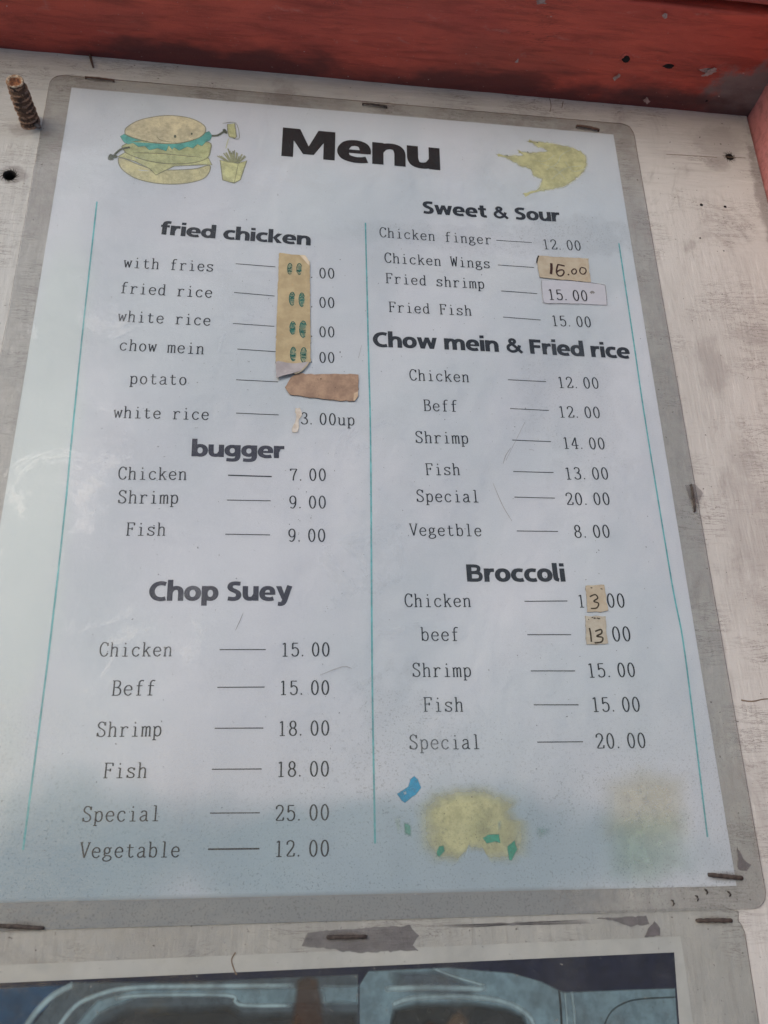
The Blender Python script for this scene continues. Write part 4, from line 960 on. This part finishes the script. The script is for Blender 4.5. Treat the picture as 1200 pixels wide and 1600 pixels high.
# flake of metal and paint collar at the root
V, F = tube([(bx + 1.8, -.1, bz - 1.0), (bx + 3.2, -.9, bz - 2.2), (bx + 4.0, -1.4, bz - 3.1)], [1.3, 1.0, .3], 9, True, .5, 2)
mesh_obj('metal_flake', V, F, mat_solid('grey_flake', (0.16, .14, .13), (0.07, .06, .055), 500, .7), bl, True)
Vc = []; Fc = []
for ri, (rr, yy) in enumerate(((5.2, 0.1), (4.2, -.25), (3.4, -.5), (2.7, -.3))):
    for i in range(n):
        th = 2 * math.pi * i / n; w = 1 + .22 * noise.noise(Vector((math.cos(th) * 1.5, math.sin(th) * 1.5, 3)))
        Vc.append((bx + rr * w * math.cos(th), yy, bz + rr * w * math.sin(th) * .85))
for a in range(3):
    for i in range(n): Fc.append((a * n + i, a * n + (i + 1) % n, (a + 1) * n + (i + 1) % n, (a + 1) * n + i))
mesh_obj('paint_collar', Vc, Fc, BOARD, bl, True)

# ------------------------------------------------------------------ food poster below the menu
flat0 = lambda x, z: 0.0
po = thing('food_poster', 'laminated food photo with a white border below the menu, showing a teal grey tray', 'poster', (20, 0, -250))
def quadpts(*uv): return [B(*p) for p in uv]
def line_at(a, b, t): return (a[0] + (b[0] - a[0]) * t, a[1] + (b[1] - a[1]) * t)
c0, c1 = B(0, 1508), B(1063, 1463); c2 = B(1083, 1600)
L0 = line_at(c1, c0, 1.35); R0 = line_at(c1, c2, 5.0); dd = (R0[0] - c1[0], R0[1] - c1[1])
L1 = (L0[0] + dd[0], L0[1] + dd[1])
WB = mat_solid('poster_white_border', (0.50, 0.505, 0.49), (0.46, 0.465, 0.45), 60, .6, None, .0001)
sheet('white_border', [L0, c1, R0, L1], WB, 0.15, po, 60, 40, flat0)
NAV = pm('navy_print', (0.014, 0.017, 0.04), spot=.05, fade=.05)
b0, b1, b2 = B(0, 1536), B(1053, 1488), B(1061, 1600)
M0 = line_at(b1, b0, 1.3); N0 = line_at(b1, b2, 5.0); M1 = (M0[0] + N0[0] - b1[0], M0[1] + N0[1] - b1[1])
ph = Flat().poly([M0, b1, N0, M1]).build('food_photo', NAV, po, .17, flat0)
TE = pm('tray_teal_print', (0.19, 0.285, 0.33), fade=.3, spot=.15); TL_ = pm('tray_light_print', (0.34, 0.46, 0.50), fade=.35, spot=.25); TD = pm('tray_dark_print', (0.03, 0.035, 0.035), fade=.2, spot=.15)
BR_ = pm('food_brown_print', (0.065, 0.032, 0.016), fade=.3, spot=.2); BL_ = pm('deep_blue_print', (0.025, 0.08, 0.16), fade=.3, spot=.2); TN = pm('food_tan_print', (0.12, 0.085, 0.055), fade=.4, spot=.3)
def ps(pts, mat, lay, ins=.8, core=1, name='tray_print'):
    q = Flat().soft([B(*p) for p in pts], ins, 0, core).build(name, mat, ph, .18 + lay, flat0); q.location = (0, 0, 0)
def pl_(pts, w, mat, lay, name='tray_rim_print'):
    q = Flat().sline([B(*p) for p in pts], w * .75).build(name, mat, ph, .18 + lay, flat0); q.location = (0, 0, 0)
ps([(-300, 1556), (112, 1536), (60, 1590), (30, 1640), (-300, 1760)], BL_, 0, .6)
ps([(112, 1533), (300, 1532), (560, 1521), (562, 1750), (20, 1750), (50, 1600), (80, 1562)], pm('tray_shade_print', (0.09, 0.12, 0.14), fade=.3), .005, .6)
ps([(150, 1560), (210, 1541), (360, 1540), (560, 1538), (560, 1572), (380, 1575), (360, 1560), (220, 1560), (160, 1585), (110, 1640), (80, 1640)], TE, .012, 1.2)
ps([(150, 1600), (200, 1572), (360, 1566), (380, 1580), (560, 1578), (560, 1750), (110, 1750)], TD, .02, 2.5)
pl_([(20, 1640), (50, 1590), (80, 1558), (115, 1538)], 1.3, TL_, .03)
pl_([(88, 1610), (118, 1572), (160, 1552), (210, 1543), (300, 1541), (460, 1540)], 1.0, TL_, .03)
pl_([(180, 1560), (230, 1555), (355, 1555), (368, 1566), (385, 1571), (455, 1571)], .8, TL_, .03)
ps([(505, 1540), (560, 1540), (558, 1568), (530, 1566), (508, 1568)], TE, .03, .6); pl_([(505, 1541), (560, 1541)], .7, TL_, .035)
ps([(462, 1530), (480, 1522), (498, 1528), (506, 1560), (508, 1650), (445, 1650), (455, 1580)], BR_, .045, 1.4)
ps([(575, 1516), (700, 1510), (750, 1515), (800, 1519), (845, 1532), (880, 1549), (960, 1546), (1055, 1543), (1063, 1650), (1070, 1800), (560, 1800), (560, 1540)], TE, .05, .5)
ps([(600, 1516), (690, 1513), (760, 1545), (750, 1560), (600, 1550)], pm('tray_mid_print', (0.09, 0.12, 0.15), fade=.3), .06, 2)
pl_([(600, 1545), (680, 1543), (760, 1546)], 1.2, TL_, .07); pl_([(676, 1513), (710, 1526), (758, 1540)], .6, TL_, .07)
ps([(612, 1575), (650, 1563), (740, 1563), (790, 1570), (820, 1585), (835, 1650), (600, 1650)], TD, .075, 1.8)
pl_([(612, 1570), (650, 1559), (740, 1558), (795, 1568), (828, 1590), (838, 1620)], 1.1, TL_, .08)
ps([(690, 1600), (705, 1580), (720, 1572), (735, 1590), (738, 1650), (685, 1650)], TN, .085, 2); ps([(640, 1610), (670, 1590), (700, 1600), (700, 1640), (640, 1640)], BR_, .083, 2)
pl_([(873, 1546), (876, 1580), (879, 1650)], .5, TD, .085); pl_([(893, 1549), (897, 1585), (900, 1650)], .7, TL_, .085); pl_([(882, 1549), (885, 1585), (888, 1650)], .45, TL_, .085)
pl_([(942, 1606), (955, 1580), (980, 1565), (1010, 1560), (1056, 1558)], .35, pm('tray_line_print', (0.05, 0.08, 0.09)), .085)
# its own laminate film, reaching up under the menu film
e1, e2 = B(1158, 1436), B(1184, 1602); f1 = (e1[0] - 300, e1[1] - 2.0)
ddx, ddz = (e2[0] - e1[0]) * 5, (e2[1] - e1[1]) * 5
top = 3.2
sheet('poster_film', [(f1[0], f1[1] + top), (e1[0] + 0.4, e1[1] + top), (e1[0] + ddx, e1[1] + ddz), (f1[0] + ddx, f1[1] + ddz)], FILM2, 0.29, po, 60, 60, flat0, .25, 5)
# paint losses and grime on the board between the sheets: thin flat patches
GRM = mat_print('grey_grime', (0.12, 0.112, 0.118), .35, spot=.45)
def grime(pts, core=.65, ins=.8, rj=.16, lay=.31, mat=None, name='grime_patch'):
    return Flat().soft(rough_outline([B(*p) for p in pts], .8, min(rj, .16), pts[0][1]), .28, 0, core).build(name, mat or GRM, bt, lay, flat0)
grime([(590, 1447), (640, 1445), (655, 1462), (645, 1478), (655, 1485), (600, 1488), (560, 1490), (470, 1478), (480, 1456)])
grime([(930, 1434), (1010, 1430), (1015, 1445), (985, 1448), (960, 1440)], .7)
grime([(1022, 1438), (1032, 1450), (1030, 1463), (1005, 1465), (1012, 1450)], .9, .5, .2)
grime([(660, 1446), (930, 1436), (940, 1442), (700, 1450)], .5, .7)
grime([(1150, 1322), (1162, 1345), (1172, 1352), (1165, 1362), (1150, 1358)], .75, .6, .3, 0.75)
grime([(1068, 759), (1085, 757), (1098, 772), (1090, 790), (1075, 780)], .5, .9, .3, 0.75)
CRK = mat_print('brown_crack', (0.16, 0.12, 0.09), .3, spot=.5)
Flat().line([B(368, 1488), B(362, 1500), B(366, 1515), B(370, 1523)], .35).build('paint_crack', CRK, bt, .33, flat0)
Flat().line([B(1158, 1094), B(1175, 1096), B(1200, 1092), B(1240, 1096)], lambda s_, t: .5 - .2 * t).build('paint_crack', CRK, bt, .06, flat0)
for pts in ([(1040, 241), (1075, 243), (1120, 246)], [(1130, 245), (1165, 247)], [(858, 152), (861, 165), (859, 175)], [(880, 158), (878, 168)]):
    Flat().line([B(*p) for p in pts], .3).build('paint_crack', CRK, bt, .06, flat0)
# fine scratches on the menu film
SCR = mat_print('scratch', (0.36, 0.36, 0.37), .4, spot=.6)
for pts in ([(770, 755), (785, 790), (800, 815)], [(798, 700), (790, 712), (786, 725)], [(500, 1055), (535, 1042), (550, 1045)], [(368, 985), (375, 970), (380, 958)], [(820, 660), (790, 720)], [(560, 560), (565, 540)], [(826, 702), (834, 704)]):
    Flat().line([M(*p) for p in pts], lambda s_, t: .10 + .12 * math.sin(math.pi * t)).build('film_scratch', SCR, menu, FILM + .03)
for o in list(bpy.data.objects):
    if '_w' in o: del o['_w']
